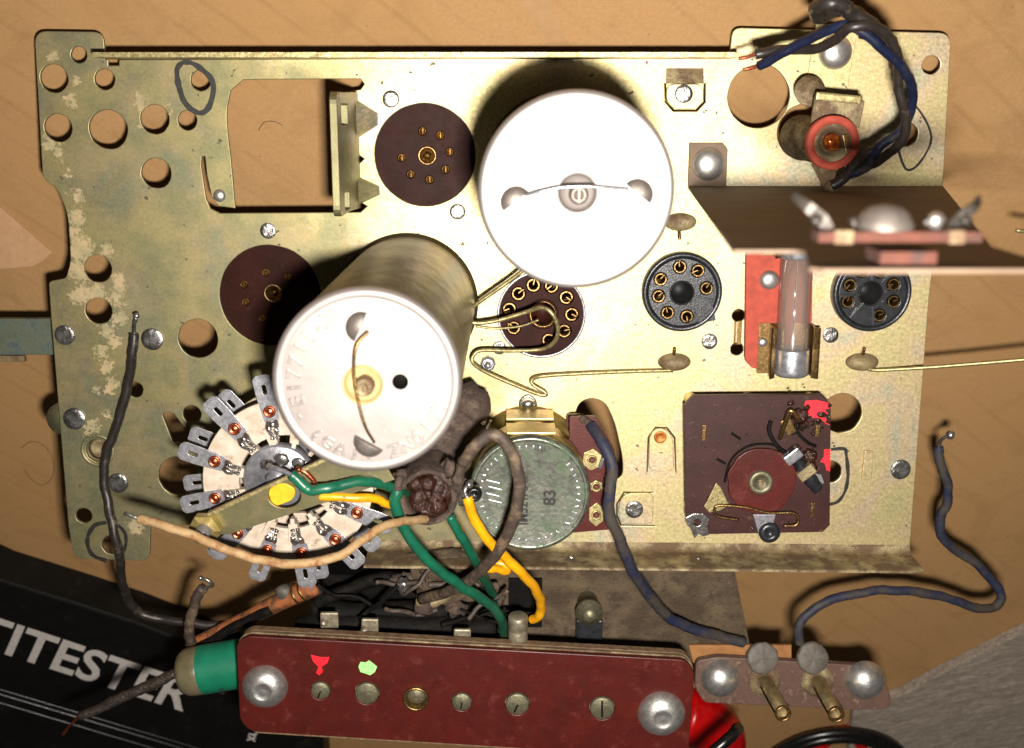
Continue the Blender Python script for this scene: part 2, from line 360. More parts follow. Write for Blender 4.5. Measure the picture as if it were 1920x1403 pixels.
def cardboard_material():
    t = NT('kraft_cardboard')
    col = t.mix(t.ramp(t.noise(.9, 6, .7), [(.3, W0), (.7, W1)]), C('#95734a'), C('#a58259'))
    col = t.mix(t.ramp(t.noise(.018, 4), [(.35, W0), (.7, W1)]), col, C('#9f7a4e'))
    col = t.mix(t.math('MULTIPLY', t.ramp(t.noise(.05, 6, .7, dist=1.0), [(.5, W0), (.75, W1)]), .45), col, C('#7d5c36'))
    col = t.mix(t.math('MULTIPLY', t.ramp(t.noise(3.5, 3, .8), [(.45, W0), (.7, W1)]), .35), col, C('#6e5030'))
    wv = t.n.new('ShaderNodeTexWave'); wv.inputs['Scale'].default_value = 1000 / 9.0 / 6.2832 * 2.0; wv.inputs['Distortion'].default_value = .35; wv.inputs['Detail'].default_value = 1
    mp = t.n.new('ShaderNodeMapping'); mp.inputs['Rotation'].default_value = (0, 0, math.radians(-50)); t.k(t.tc.outputs['Object'], mp.inputs[0]); t.k(mp.outputs[0], wv.inputs[0])
    line = t.ramp(wv.outputs[1], [(.90, W0), (1.0, W1)]); lm = t.math('MULTIPLY', line, t.ramp(t.noise(.03, 3), [(.4, W0), (.6, W1)]))
    col = t.mix(t.math('MULTIPLY', lm, .17), col, C('#6b4822'))
    sp = t.ramp(t.noise(.5, 3, .5), [(.74, W0), (.77, W1)]); col = t.mix(t.math('MULTIPLY', sp, .7), col, C('#4a3018'))
    sw = t.ramp(t.noise(.7, 3, .5, dist=.4), [(.76, W0), (.79, W1)]); col = t.mix(t.math('MULTIPLY', sw, .5), col, C('#d8c0a0'))
    t.set('Base Color', col); t.set('Roughness', .8); t.set('Specular IOR Level', .25)
    t.bump(t.math('ADD', t.math('MULTIPLY', t.noise(1.6, 5, .7), .6), t.math('MULTIPLY', line, -.25)), .35, .0003)
    return t.m
M['card'] = cardboard_material()
def wood_material():
    t = NT('weathered_grey_board')
    mp = t.n.new('ShaderNodeMapping'); mp.inputs['Scale'].default_value = (.10, 1, 1); m0 = t.n.new('ShaderNodeMapping'); m0.inputs['Rotation'].default_value = (0, 0, math.radians(-24))
    t.k(t.tc.outputs['Object'], m0.inputs[0]); t.k(m0.outputs[0], mp.inputs[0])
    n1 = t.noise(.9, 8, .75, vec=mp.outputs[0], dist=1.2); n2 = t.noise(4.0, 4, .8, vec=mp.outputs[0])
    col = t.ramp(n1, [(.34, C('#75695c')), (.5, C('#b0a292')), (.66, C('#d6cabb'))])
    col = t.mix(t.ramp(n2, [(.45, W0), (.6, W1)]), col, C('#84786a'), 'MIX')
    t.set('Base Color', col); t.set('Roughness', .85); t.bump(t.math('ADD', n1, t.math('MULTIPLY', n2, .5)), .9, .0012); return t.m
M['wood'] = wood_material()

# ------------------------------------------------------------------ the surface: cardboard, board
def wmesh(name, verts, faces, mat):
    me = bpy.data.meshes.new(name); me.from_pydata(verts, [], faces); me.update(); me.materials.append(mat)
    o = bpy.data.objects.new(name, me); COL.objects.link(o); return o
def flatobj(name, outline_uv, off0, off1, mat, label, cat_, bev=0.3, holes=()):
    """slab lying parallel to the cardboard; outline in points measured on its top face"""
    pts = [(MW @ (PC(u, v, off1) / 1000)) for u, v in outline_uv]
    c = sum(pts, Vector()) / len(pts)
    g = G().sheet([((p.x - c.x) * 1000, (p.y - c.y) * 1000) for p in pts], (), 0, off1 - off0, bev)
    o = bpy.data.objects.new(name, g.mesh(name)); o.data.materials.append(mat); COL.objects.link(o)
    o.location = (c.x, c.y, off0 / 1000); return tag(o, label, cat_)
cardboard = wmesh('cardboard', [(-.9, -.9, 0), (.9, -.9, 0), (.9, .7, 0), (-.9, .7, 0)], [(0, 1, 2, 3)], M['card'])
tag(cardboard, kind='structure')

scrap = flatobj('cardboard_scrap', [(-60, 360), (0, 390), (97, 474), (80, 490), (60, 500), (0, 505), (-60, 503)], 0.1, 0.7,
                simple('pale_cardboard', '#a98460', '#b38d68', .8, 0, .5, .3, 2), 'pale torn corner of a cardboard scrap lying at the left edge', 'cardboard scrap', .1)
# a strip of brown tape, cut off by the top of the picture
flatobj('tape_strip', [(965, -60), (1010, -60), (1065, 85), (1035, 98), (985, 20)], 0.05, 0.2, simple('brown_tape', '#8f6c40', '#98744a', .5, 0, .3, .1, 2),
        'narrow brown strip of tape on the cardboard above the large white can', 'tape', 0.0)
wood = flatobj('wooden_board', [(1600, 1330), (1690, 1305), (1700, 1298), (1790, 1250), (1920, 1185), (2150, 1080), (2400, 1300), (2200, 1700), (1560, 1700)], 0.2, 4, M['wood'],
               'weathered grey rough-grained wooden board at the lower right corner', 'wooden board', .4)

# ------------------------------------------------------------------ the chassis
chassis = thing('radio_chassis', 'gold-passivated steel radio chassis plate with sockets, cans, switch and potentiometer', 'radio chassis', (0, 0, 0))
pz = lambda pts: [P(u, v).xy for u, v in pts]
outer_px = [(64, 58), (194, 60), (197, 112), (203, 112), (203, 123), (223, 123), (223, 112), (1368, 108), (1374, 52), (1784, 62), (1768, 350), (1742, 560), (1706, 1026), (690, 1016), (620, 985), (282, 985), (280, 1052), (138, 1048), (128, 985), (96, 600),
            (91, 528), (124, 522), (133, 490), (127, 400), (106, 352), (80, 336)]
outer_r = [3, 2.5, .6, 0, 0, 0, 0, .6, 2, 3, 0, 0, .8, .5, 0, .5, 2.5, 3, 0, 0, 1, 1, 2, 3, 3, 2.5]
hole_px = [(148, 103, 15), (101, 147, 26), (196, 149, 19), (376, 151, 19), (109, 240, 26), (203, 243, 36), (290, 224, 27), (351, 226, 18), (293, 325, 28), (183, 504, 26), (185, 583, 25),
           (371, 635, 37), (253, 731, 15), (360, 777, 17), (335, 893, 38), (157, 967, 15), (210, 1022, 19), (183, 845, 22), (1423, 181, 58), (1746, 122, 17), (1700, 252, 22), (1510, 248, 52),
           (1578, 775, 38), (1556, 885, 22), (1385, 592, 12), (1382, 655, 12), (1015, 590, 80), (1280, 549, 70), (1637, 550, 70), (797, 291, 95), (507, 555, 95), (765, 585, 100)]
holes = []
for (u, v, r) in hole_px:
    p = P(u, v); holes.append(circ(p.x, p.y, L(u, v, 0, r), 48 if r > 30 else 28, .12))
win = [(425, 220), (426, 200), (432, 170), (455, 150), (520, 149), (676, 148), (683, 158), (676, 168), (655, 172), (652, 236), (668, 233), (681, 243), (668, 254), (652, 252), (652, 290), (668, 288), (683, 298), (670, 310), (654, 308),
       (656, 380), (672, 377), (688, 387), (676, 398), (560, 399), (412, 400), (394, 391), (386, 372), (377, 312), (378, 294), (384, 294), (388, 330), (397, 370), (409, 387), (441, 391), (433, 300), (427, 250)]
holes.append(pz(win))
holes.append(rnd(pz([(303, 775), (322, 772), (362, 822), (345, 834), (325, 832)]), 2))
holes.append(rnd(pz([(1075, 790), (1085, 755), (1110, 745), (1135, 755), (1152, 790), (1168, 860), (1168, 900), (1110, 900)]), 3))
def uslot(uv, w):
    a = [P(u, v).xy for u, v in uv]; b = []
    c0 = sum(a, Vector((0, 0))) / len(a)
    for q in a: d = (q - c0); b.append(q - d.normalized() * w)
    return a + b[::-1]
holes += [uslot([(1246, 156), (1247, 192), (1262, 209), (1307, 209), (1323, 192), (1323, 156)], .45), uslot([(1213, 886), (1215, 820), (1229, 801), (1251, 802), (1266, 821), (1268, 886)], .28),
          uslot([(1226, 923), (1170, 923), (1156, 945), (1156, 968), (1164, 986), (1228, 987)], .3)]
plate = part('plate', G().sheet(rnd(pz(outer_px), outer_r), holes, -1.0, 0.0, .18), M['plate'], chassis)

# top flange: stands on the plate, only its sheared edge faces the viewer
y0 = P(800, 110).y; xa, xb = P(205, 108).x, P(1368, 108).x
g = G()
n = 60
vs = []
for i in range(n + 1):
    x = xa + (xb - xa) * i / n; j = .10 * noise.noise(Vector((x * .4, 0, 3)))
    for (dy, z) in ((-.15 + j, -.9), (-.15 + j, 11.0 + j), (.95 - j * .5, 11.0), (.95, -.9)): vs.append((x, y0 + dy, z))
fs = [(i * 4 + k, i * 4 + (k + 1) % 4, (i + 1) * 4 + (k + 1) % 4, (i + 1) * 4 + k) for i in range(n) for k in range(4)] + [(3, 2, 1, 0), (n * 4, n * 4 + 1, n * 4 + 2, n * 4 + 3)]
part('top_flange', g.add(vs, fs), M['edge'], chassis)
# bottom flange, bent up with a rounded fold
prof = [(0, 0)] + [(-2.2 * math.sin(a), 2.2 - 2.2 * math.cos(a)) for a in [math.radians(k) for k in (15, 30, 45, 60, 75, 90)]] + [(-2.2, 11.6), (-2.35, 12.1), (-2.9, 12.2), (-3.1, 11.6)] + \
       [(-2.2 - 1.0 * 1, 2.2)] + [(-3.2 * math.sin(a), 2.2 - 3.2 * math.cos(a)) for a in [math.radians(k) for k in (75, 60, 45, 30, 15, 0)]]
A, B = P(692, 1011), P(1706, 1021); n = 40; vs = []; m = len(prof)
for i in range(n + 1):
    t = i / n; b = A.lerp(B, t); cut = max(0, t - .985) / .015
    for (dy, z) in prof:
        zz = z - (1.5 * cut ** 2 if z > 9 else 0)
        vs.append((b.x, b.y + dy + .10 * noise.noise(Vector((b.x * .08, z * .2, 0))), zz - .02))
fs = [(i * m + k, i * m + (k + 1) % m, (i + 1) * m + (k + 1) % m, (i + 1) * m + k) for i in range(n) for k in range(m)] + [tuple(range(m)), tuple(n * m + k for k in range(m - 1, -1, -1))]
part('bottom_flange', G().add(vs, fs, False), M['dusty'], chassis, 'dusty flange bent up along the lower edge')
for (u, v, w) in ((1072, 1048, 8), (1310, 1050, 5), (1600, 1030, 3)):
    part('solder_drop', G().blob(P(u, v, 7) + Vector((0, .3, 0)), L(u, v, 7, w), .5, 2, 2, (1, .4, .4)), M['solder'], chassis)

# rivets
def rivet_mesh(dome=False):
    g = G()
    if dome: prof_ = [(1, 0), (1, .10), (.93, .30), (.78, .48), (.55, .60), (.28, .67), (0, .69)]
    else: prof_ = [(1, 0), (1, .16), (.96, .20), (.6, .21), (0, .21)]
    g.lathe([(r * 1.0, h) for r, h in prof_], n=28, jit=0 if dome else .04)
    me = g.mesh('rivet'); me.materials.append(M['alu'] if dome else M['rivet']); return me
RIV, DOME = rivet_mesh(), rivet_mesh(True)
def rivet(u, v, r, z=0.0, parent=None, dome=False, name='rivet'):
    s = L(u, v, z, r); return inst(name, DOME if dome else RIV, parent or chassis, P(u, v, z) - Vector((0, 0, .02)), random.random() * 6, s)
for (u, v, r) in ((733, 186, 16), (858, 397, 15), (503, 433, 15), (122, 628, 19), (286, 636, 21), (140, 785, 21), (222, 905, 19), (1330, 640, 15), (1557, 628, 15), (1688, 880, 19), (936, 652, 13)): rivet(u, v, r)

# pressed eyelet beside the black wire
p = P(183, 845); part('eyelet', G().lathe([(L(183, 845, 0, 32), 0), (L(183, 845, 0, 30), .35), (L(183, 845, 0, 26), .2), (L(183, 845, 0, 22), -1.2), (L(183, 845, 0, 20), -1.3), (L(183, 845, 0, 20), -1.6), (L(183, 845, 0, 23), -1.6)], (p.x, p.y, 0), n=36), M['plate'], chassis)
part('eyelet_core', G().lathe([(2.6, -2.4), (2.6, -1.7), (1.6, -1.5), (1.5, -2.1), (0, -2.2)], (p.x, p.y, 0)), M['dusty'], chassis)
# pressed ring round the upper left hole
# raised tabs
def tab(us, z0, z1, mat=M['plate'], r=2.0, th=.9, name='tab'):
    g = G().sheet(rnd([P(u, v, z1).xy for u, v in us], r), (), z1 - th, z1, .15)
    return part(name, g, mat, chassis)
tab([(1250, 158), (1319, 158), (1319, 190), (1305, 205), (1264, 205), (1250, 190)], 0, 1.6)
a_, b_ = P(1249, 128), P(1319, 128); c_ = P(1285, 157, 1.6)
part('tab_ramp', G().add([(a_.x, a_.y, 0.02), (b_.x, a_.y, .02), (b_.x, c_.y, 1.6), (a_.x, c_.y, 1.6), (b_.x, c_.y, .02), (a_.x, c_.y, .02)], [(0, 1, 2, 3), (1, 4, 2), (0, 3, 5), (3, 2, 4, 5)]), M['dusty'], chassis)  # brown dusty metal used here to paint the ramp's shaded slope
rivet(1282, 176, 17, 1.6)
tab([(1216, 884), (1264, 884), (1262, 822), (1250, 805), (1230, 804), (1218, 818)], 0, 1.4)
part('rusty_hole', G().lathe([(L(1238, 820, 1, 12), 0), (L(1238, 820, 1, 11), .25), (L(1238, 820, 1, 8), .1), (0, .05)], P(1238, 820, 1.4)), simple('rust', '#8a4a14', '#b5762a', .5, .5, 1, .8, 1), chassis)
tab([(1166, 982), (1224, 984), (1226, 925), (1172, 926), (1160, 945), (1160, 966)], 0, 1.4)
rivet(1189, 955, 17, 1.4)
tab([(1616, 900), (1634, 900), (1638, 847), (1622, 845)], 0, 1.0, r=.4, name='pressed_slot')
# cut slot showing as bright notch beside the potentiometer
tab([(868, 758), (900, 775), (906, 735), (888, 742)], 0, 1.2, r=.4, name='bent_lug')
# strip with dimple at the window
rivet(412, 367, 12, 0, dome=True)

# flap standing beside the window, with its slots
xf_ = P(668, 290).x; zt = 34.0
def yz(v, z): return P(660, v, z).y
ytop, ybot = P(640, 172, zt).y, P(640, 408, zt).y
yb0, yb1 = P(665, 172, 0).y, P(665, 390, 0).y
rot = Matrix(((0, 0, 1, xf_), (1, 0, 0, 0), (0, 1, 0, 0), (0, 0, 0, 1)))    # sheet (a,b) -> (y,z)
ol = rnd([(yb0, -.5), (ytop, 20), (ytop, zt), (ybot, zt), (ybot, 20), (yb1, -.5)], [0, 1, 2.5, 2.5, 1, 0])
ol = [q for q in ol]
s1 = [(P(650, 195, 26).y, 18), (P(650, 195, 26).y, 28), (P(650, 236, 26).y, 28), (P(650, 236, 26).y, 18)]
s2 = [(P(650, 362, 26).y, 19), (P(650, 362, 26).y, 27), (P(650, 396, 26).y, 27), (P(650, 396, 26).y, 19)]
part('standing_flap', G().sheet(ol, [rnd(s1, .5), rnd(s2, .5)], -.8, .8, .15, mx=rot), M['strut'], chassis, 'slotted flap standing up at the right side of the rectangular window')
for va, vb in ((185, 262), (330, 385)):
    a, b = P(690, va), P(690, vb); mid = (a + b) / 2; hw = (a.y - b.y) / 2
    part('flap_gusset', G().add([(xf_, mid.y + hw, .02), (xf_, mid.y - hw, .02), (xf_ + 5.4, mid.y - hw * .3, .02), (xf_ + 5.4, mid.y + hw * .3, .02), (xf_ + .5, mid.y + hw * .8, 4.5), (xf_ + .5, mid.y - hw * .8, 4.5)],
         [(0, 1, 2, 3), (0, 3, 4), (1, 5, 2), (4, 3, 2, 5), (0, 4, 5, 1)], False), M['plate'], chassis)

# brown disc sockets under the plate
def disc_socket(u, v, r, pins, eye, er):
    c = P(u, v, -1.1); R = L(u, v, -1.1, r) + .6
    hs = []
    for (a, b) in pins: q = P(a, b, -1.1); hs.append(circ(q.x, q.y, .95, 16))
    q = P(eye[0], eye[1], -1.1); hs.append(circ(q.x, q.y, L(u, v, 0, er) * .75, 24))
    d = part('disc_socket', G().sheet(circ(c.x, c.y, R, 64), hs, -2.6, -1.1, .2), M['bakelite'], chassis, 'round brown bakelite disc with small pin holes')
    for (a, b) in pins:
        q = P(a, b, -1.6); part('pin_clip', G().lathe([(.9, -1.6), (.9, -.3), (.7, -.3), (.6, -1.4), (0, -1.5)], (q.x, q.y, -1.6), n=14).box((q.x + .1, q.y, -2.3), (.14, 1.2, .9)), M['darkbrass'], d)
    q = P(eye[0], eye[1], -1.0); e = L(u, v, 0, er)
    part('eyelet', G().lathe([(e, 0), (e, .35), (e * .82, .42), (e * .7, .1), (e * .68, -2.5), (0, -2.8)], (q.x, q.y, -1.05), n=28), M['brass'], d)
    part('core_stud', G().blob((q.x, q.y, -2.6), e * .42, .5, 2, 2), M['darkbrass'], d)
    return d
disc_socket(797, 291, 95, [(792, 246), (825, 254), (843, 285), (835, 318), (805, 337), (770, 327), (753, 296)], (801, 292), 18)
disc_socket(507, 555, 95, [(457, 534), (460, 567), (498, 512), (540, 520), (492, 598)], (512, 550), 18)

# valve sockets
def valve_socket(u, v, r, contacts, centre, cr, mat, collar, lab, tubeR):
    R = L(u, v, 0, r); c = P(u, v, collar)
    hs = []
    for (a, b) in contacts: q = P(a, b, collar); hs.append(circ(q.x, q.y, tubeR * 1.15, 16))
    q = P(centre[0], centre[1], collar); CR = L(u, v, 0, cr); hs.append(circ(q.x, q.y, CR, 28))
    s = part('valve_socket', G().sheet(circ(c.x, c.y, R * (.87 if collar > .5 else 1), 64), hs, collar - 3.4, collar - .35 if collar > .5 else .4, .15), mat, chassis, lab)
    if collar > .5:
        part('collar', G().lathe([(R * 1.02, -.9), (R * 1.02, collar - .8), (R * .99, collar - .1), (R * .95, collar), (R * .90, collar - .15), (R * .868, collar - .7), (R * .868, -.9)], (c.x, c.y, 0), n=64), mat, s)
    else:
        part('rim', G().lathe([(R * 1.04, .0), (R * 1.04, .5), (R * .985, .55), (R * .98, .38)], (c.x, c.y, 0), n=64), M['tin'], s)
    zt_ = (collar - .45) if collar > .5 else .3
    if collar > .5:
        g = G(); n8 = 8
        a0_ = math.atan2(P(*contacts[0], collar).y - c.y, P(*contacts[0], collar).x - c.x)
        for i in range(n8):
            a = a0_ + (i + .5) * 2 * math.pi / n8; rm = (CR * 1.2 + R * .86) / 2; g.box((c.x + rm * math.cos(a), c.y + rm * math.sin(a), collar - .15), (R * .86 - CR * 1.2, .55, .7), a, .08)
        g.lathe([(R * .60, -.4), (R * .60, .0), (R * .57, .0), (R * .57, -.4)], (c.x, c.y, collar), n=48) if False else None
        part('web', g, mat, s)
    part('centre_bore', G().lathe([(CR * 1.18, .08), (CR * 1.12, .45), (CR * 1.0, .4), (CR * .93, -9), (0, -9)], (q.x, q.y, zt_), n=30), M['bore'] if collar > .5 else M['bakelite'], s)
    if collar < .5: part('bore_ring', G().lathe([(CR * 1.0, .0), (CR * 1.0, .62), (CR * .9, .62), (CR * .88, -2)], (q.x, q.y, zt_), n=30), M['brass'], s)
    for i, (a, b) in enumerate(contacts):
        q = P(a, b, zt_); an = random.random() * 6
        inst('contact', CONT, s, (q.x, q.y, zt_ - .25), an, tubeR)
    return s
g = G(); nn = 20
vs = []; fs = []
for k in range(nn + 1):                                   # split spring tube
    a = .35 + (2 * math.pi - .7) * k / nn
    for (r_, h_) in ((.98, -2), (.98, .15), (.80, .15), (.80, -2)): vs.append((r_ * math.cos(a), r_ * math.sin(a), h_))
for k in range(nn):
    for j in range(4): fs.append((k * 4 + j, k * 4 + (j + 1) % 4, (k + 1) * 4 + (j + 1) % 4, (k + 1) * 4 + j))
g.add(vs, fs, False); g.box((.45, 0, -.7), (.9, .16, 1.0))
CONT = g.mesh('contact'); CONT.materials.append(M['brass'])
cb = P(1015, 590)
brown_c = [(972, 551), (1000, 535), (1034, 537), (1062, 558), (955, 580), (963, 615), (1072, 590), (1058, 621), (1029, 638)]
valve_socket(1015, 590, 80, brown_c, (1018, 589), 25, M['bakelite'], 0.3, 'nine-pin brown bakelite socket with wire spring across it', 1.55)
valve_socket(1280, 549, 73, [(1275, 501), (1239, 524), (1235, 556), (1252, 587), (1288, 594), (1325, 541), (1309, 508)], (1279, 550), 20, M['black_pl'], 3.0, 'black moulded socket between the large can and the fuse', 1.45)
valve_socket(1637, 550, 72, [(1618, 509), (1652, 510), (1676, 534), (1676, 566), (1649, 592), (1590, 566), (1594, 535)], (1633, 551), 20, M['black_pl'], 3.0, 'black moulded socket near the right edge', 1.45)
for (u, v, w, hgt, rz, ) in ((1322, 588, 34, 34, .25), (1614, 594, 34, 24, -.5)):
    q = P(u, v, 2.8); part('blank_segment', G().box((q.x, q.y, 2.6), (L(u, v, 2.8, w / 2) * 2, L(u, v, 2.8, hgt / 2) * 2, .35), rz, .08), M['black_pl'], chassis)

# ------------------------------------------------------------------ electrolytic cans
def can(u, v, R, ang, lugs, wires, centre, lab, hole=None, letters=(), zc=83.0):
    c = P(u, v, zc); r = R
    body = part('capacitor_can', G().lathe([(r * 1.03, -.9), (r * 1.03, .6), (r * .985, 1.2), (r * .985, 4), (r * .97, 5), (r * .985, 6.2), (r * .985, zc - 3.2)], (c.x, c.y, 0), n=72), M['can_side'], chassis, lab)
    hs = [(P(centre[0], centre[1], zc), L(u, v, zc, 37))]
    if hole: hs.append((P(hole[0], hole[1], zc), L(u, v, zc, 15)))
    top = G().sheet(circ(c.x, c.y, r * .97, 80), [circ(q.x, q.y, rr, 32) for q, rr in hs], zc - 1.3, zc - .25, .05)
    part('top_disc', top, M['can_top'], body)
    part('top_rim', G().lathe([(r * .985, -3.2), (r * 1.0, -1.6), (r * .992, -.6), (r * .965, -.12), (r * .935, -.02), (r * .90, -.18), (r * .88, -.3)], (c.x, c.y, zc), n=80), M['can_top'], body)
    q = P(centre[0], centre[1], zc); rr = L(u, v, zc, 37)
    part('centre_cup', G().lathe([(rr * 1.06, -.2), (rr * 1.04, .05), (rr * .98, .05), (rr * .95, -1.2), (rr * .8, -2.0), (0, -2.1)], (q.x, q.y, zc), n=36), simple('beige_rubber', '#b49a6c', '#a2875a', .6, 0, .4, .3, 1.5) if hole else M['can_top'], body)
    part('centre_stud', G().lathe([(rr * .5, -2.0), (rr * .5, .5), (rr * .42, 1.0), (rr * .25, 1.1), (rr * .2, .4), (0, .3)], (q.x + .2, q.y - .3, zc), n=20, jit=.12).box((q.x + .2, q.y - .3, zc + 1.0), (.25, rr * .8, .3)), M['dusty'] if hole else M['softalu'], body)
    if hole:
        q2, r2 = hs[1]; part('vent_hole', G().lathe([(r2 * .99, -.3), (r2 * .99, -6), (0, -6)], (q2.x, q2.y, zc), n=28), M['dark'], body)
    for (a, b, cut) in lugs:
        q = P(a, b, zc); R_ = L(a, b, zc, 30); vs, fs = [], []; nu, nv = 18, 8
        ca, sa = math.cos(cut), math.sin(cut)                # half dome, open on one side
        for i in range(nv + 1):
            th = math.pi / 2 * i / nv
            for k in range(nu + 1):
                ph = math.pi * k / nu
                x, y, z = R_ * math.cos(ph) * math.cos(th), R_ * .95 * math.sin(ph) * math.cos(th), R_ * .55 * math.sin(th)
                vs.append((q.x + ca * x - sa * y, q.y + sa * x + ca * y, zc - .25 + z))
        for i in range(nv):
            for k in range(nu): a0 = i * (nu + 1) + k; fs.append((a0, a0 + 1, a0 + nu + 2, a0 + nu + 1))
        fs.append(tuple([k for k in range(nu + 1)][::-1])); 
        side = [i * (nu + 1) for i in range(nv + 1)] + [i * (nu + 1) + nu for i in range(nv, -1, -1)]
        fs.append(tuple(side))
        lg = part('lug', G().add(vs, fs, True), M['softalu'], body)
    for w in wires: part('lug_wire', G().tube([P(a, b, zc + h) for a, b, h in w], .27, 8), M['brass'] if hole else M['tin'], body)
    for (txt, a0, da, rad, size, flip) in letters:
        g = G()
        for i, ch in enumerate(txt):
            a = math.radians(a0 + da * i); px_, py_ = c.x + math.cos(a) * rad, c.y + math.sin(a) * rad
            mx = Matrix.Translation((px_, py_, zc - .25)) @ Matrix.Rotation(a - math.pi / 2 + (math.pi if flip else 0), 4, 'Z')
            g.text(ch, size * 1.12, .22, mx, 0, 'CENTER', bev=.10)
        part('embossed_lettering', g, M['emboss'], body)
    return body
Rcan = L(1081, 358, 83, 186)
can(1081, 358, Rcan, 0, [(967, 378, math.radians(38)), (1196, 364, math.radians(-38))], [[(985, 366, 1), (1010, 360, 2), (1050, 352, 2.2), (1100, 350, 2.2), (1130, 352, 2), (1178, 355, 1.2)]], (1083, 362),
    'large electrolytic can with blown-out white top, upright near the middle of the chassis')
can(687, 716, Rcan, 0, [(676, 614, math.radians(65)), (692, 830, math.radians(150))], [[(690, 622, 1.2), (668, 650, 2.2), (664, 700, 2), (672, 752, 2), (685, 800, 1.8), (702, 830, .6)]], (680, 722),
    'tall electrolytic can leaning left with embossed white top and a small dark hole', (750, 717),
    [('EI7711-X', 196, -11.0, 11.6, 3.2, False), ('ZN0192', 290, 10.5, 14.6, 3.0, True), ('(B)', 2, -13, 10.5, 2.4, False), ('- -', 208, 9, 14.2, 2.6, True), ('(GA)T', 226, 11, 14.2, 2.6, True)])

# ------------------------------------------------------------------ rotary switch
ZS = 40.0; SW = P(540, 905, ZS); k_ = L(540, 905, ZS, 1)
sw = thing('tmp', 'x', 'x', (0, 0, 0)); bpy.data.objects.remove(sw)
g = G()
def pie(g, r0, r1, a0, a1, z0, z1, c=SW, n=8):
    vs, fs = [], []
    for i in range(n + 1):
        a = a0 + (a1 - a0) * i / n
        for (r_, z_) in ((r0, z0), (r1, z0), (r1, z1), (r0, z1)): vs.append((c.x + r_ * math.cos(a), c.y + r_ * math.sin(a), z_))
    for i in range(n):
        for j in range(4): fs.append((i * 4 + j, i * 4 + (j + 1) % 4, (i + 1) * 4 + (j + 1) % 4, (i + 1) * 4 + j))
    fs += [(3, 2, 1, 0), (n * 4, n * 4 + 1, n * 4 + 2, n * 4 + 3)]
    g.add(vs, fs)
switch = part('rotary_switch', G().lathe([(10 * k_, 4), (60 * k_, 4), (60 * k_, 6), (40 * k_, 6.5), (40 * k_, ZS - 8), (0, ZS - 8)], (SW.x, SW.y, 0), n=40), M['tin'], chassis, 'round ceramic wafer switch with copper riveted lugs under the leaning can')
NL = 14; dang = 2 * math.pi / 13.2
for (zw, rr, off) in ((ZS, 1.0, 0.0), (ZS - 10, 1.0, .0)):
    g = G()
    g.sheet(circ(SW.x, SW.y, 160 * k_, 72), [circ(SW.x, SW.y, 92 * k_, 48)], zw - 1.6, zw, .2)
    part('ceramic_ring', g, M['ceramic'], switch)
g = G()
for i in range(13):                                            # raised teeth of the ceramic
    a = math.radians(152) + i * dang + dang / 2
    pie(g, 80 * k_, 112 * k_, a - .10, a + .10, ZS - 1, ZS + 1.0)
    pie(g, 70 * k_, 84 * k_, a - .05, a + .05, ZS - 1, ZS + .8)
part('ceramic_teeth', g, M['ceramic'], switch)
# lug with a slot: mesh round its rivet, pointing +x
rv = 3.0
lug_o = rnd([(-3.5, -2.6), (6.5, -3.3), (11.5, -3.3), (12.8, -2), (12.8, 2), (11.5, 3.3), (6.5, 3.3), (-3.5, 2.6)], .6)
slot = rnd([(6.0, -.75), (9.4, -.75), (9.4, .75), (6.0, .75)], .7)
LUG = G().sheet(lug_o, [slot], 0, .45, .08).mesh('lug'); LUG.materials.append(M['tin'])
RING = G().lathe([(2.1, .4), (2.1, .9), (1.8, 1.2), (1.35, 1.15), (1.15, .8), (.9, .85), (.5, 1.05), (0, 1.1)], n=24).mesh('copper_rivet'); RING.materials.append(M['copper'])
def contact_mesh(seed):
    random.seed(seed); g = G()
    for s_ in (-1, 1):
        g.strip([(-3.2, s_ * 1.2, .3), (-5, s_ * 1.6, 1.8), (-6.6, s_ * 1.1, 2.6), (-8.2, s_ * .8, 1.3), (-9.4, s_ * 1.0, 2.0)], 1.5, .25, sub=3)
        g.blob((-6.4 + random.random(), s_ * 1.2, 2.4), 1.0, .9, 2, 2.5, (1, .8, .5)); g.blob((-8.8, s_ * .9, 1.7), .7, .8, 2, 2.5)
    g.blob((-4.6, 0, 1.2), 1.0, .8, 2, 3, (1, 1, .5))
    me = g.mesh('contact_spring'); me.materials.append(M['solder']); return me
CS = [contact_mesh(i) for i in range(3)]; random.seed(11)
lugsc = k_ * 145 / 22.0
def lug_at(a, z, contact=True, rad=141):
    q = (SW.x + rad * k_ * math.cos(a), SW.y + rad * k_ * math.sin(a), z)
    l_ = inst('lug', LUG, switch, q, a + random.uniform(-.07, .07), random.uniform(.60, .67))
    inst('copper_rivet', RING, l_, q, 0, 1.0)
    if contact: inst('contact_spring', CS[random.randrange(3)], l_, q, 0, 1.0)
for (u, v) in ((507, 775), (443, 806), (404, 865), (401, 934), (441, 1005), (565, 1037), (631, 1013), (672, 962), (500, 1035)):
    q = P(u, v, ZS); lug_at(math.atan2(q.y - SW.y, q.x - SW.x), ZS + .02)
for (u, v) in ((433, 755), (378, 822), (366, 907), (410, 1030), (600, 1062), (692, 1012), (520, 720)):
    q = P(u, v, ZS - 9.9); lug_at(math.atan2(q.y - SW.y, q.x - SW.x), ZS - 9.9, False, (math.hypot(q.x - SW.x, q.y - SW.y) - 5.3) / k_)
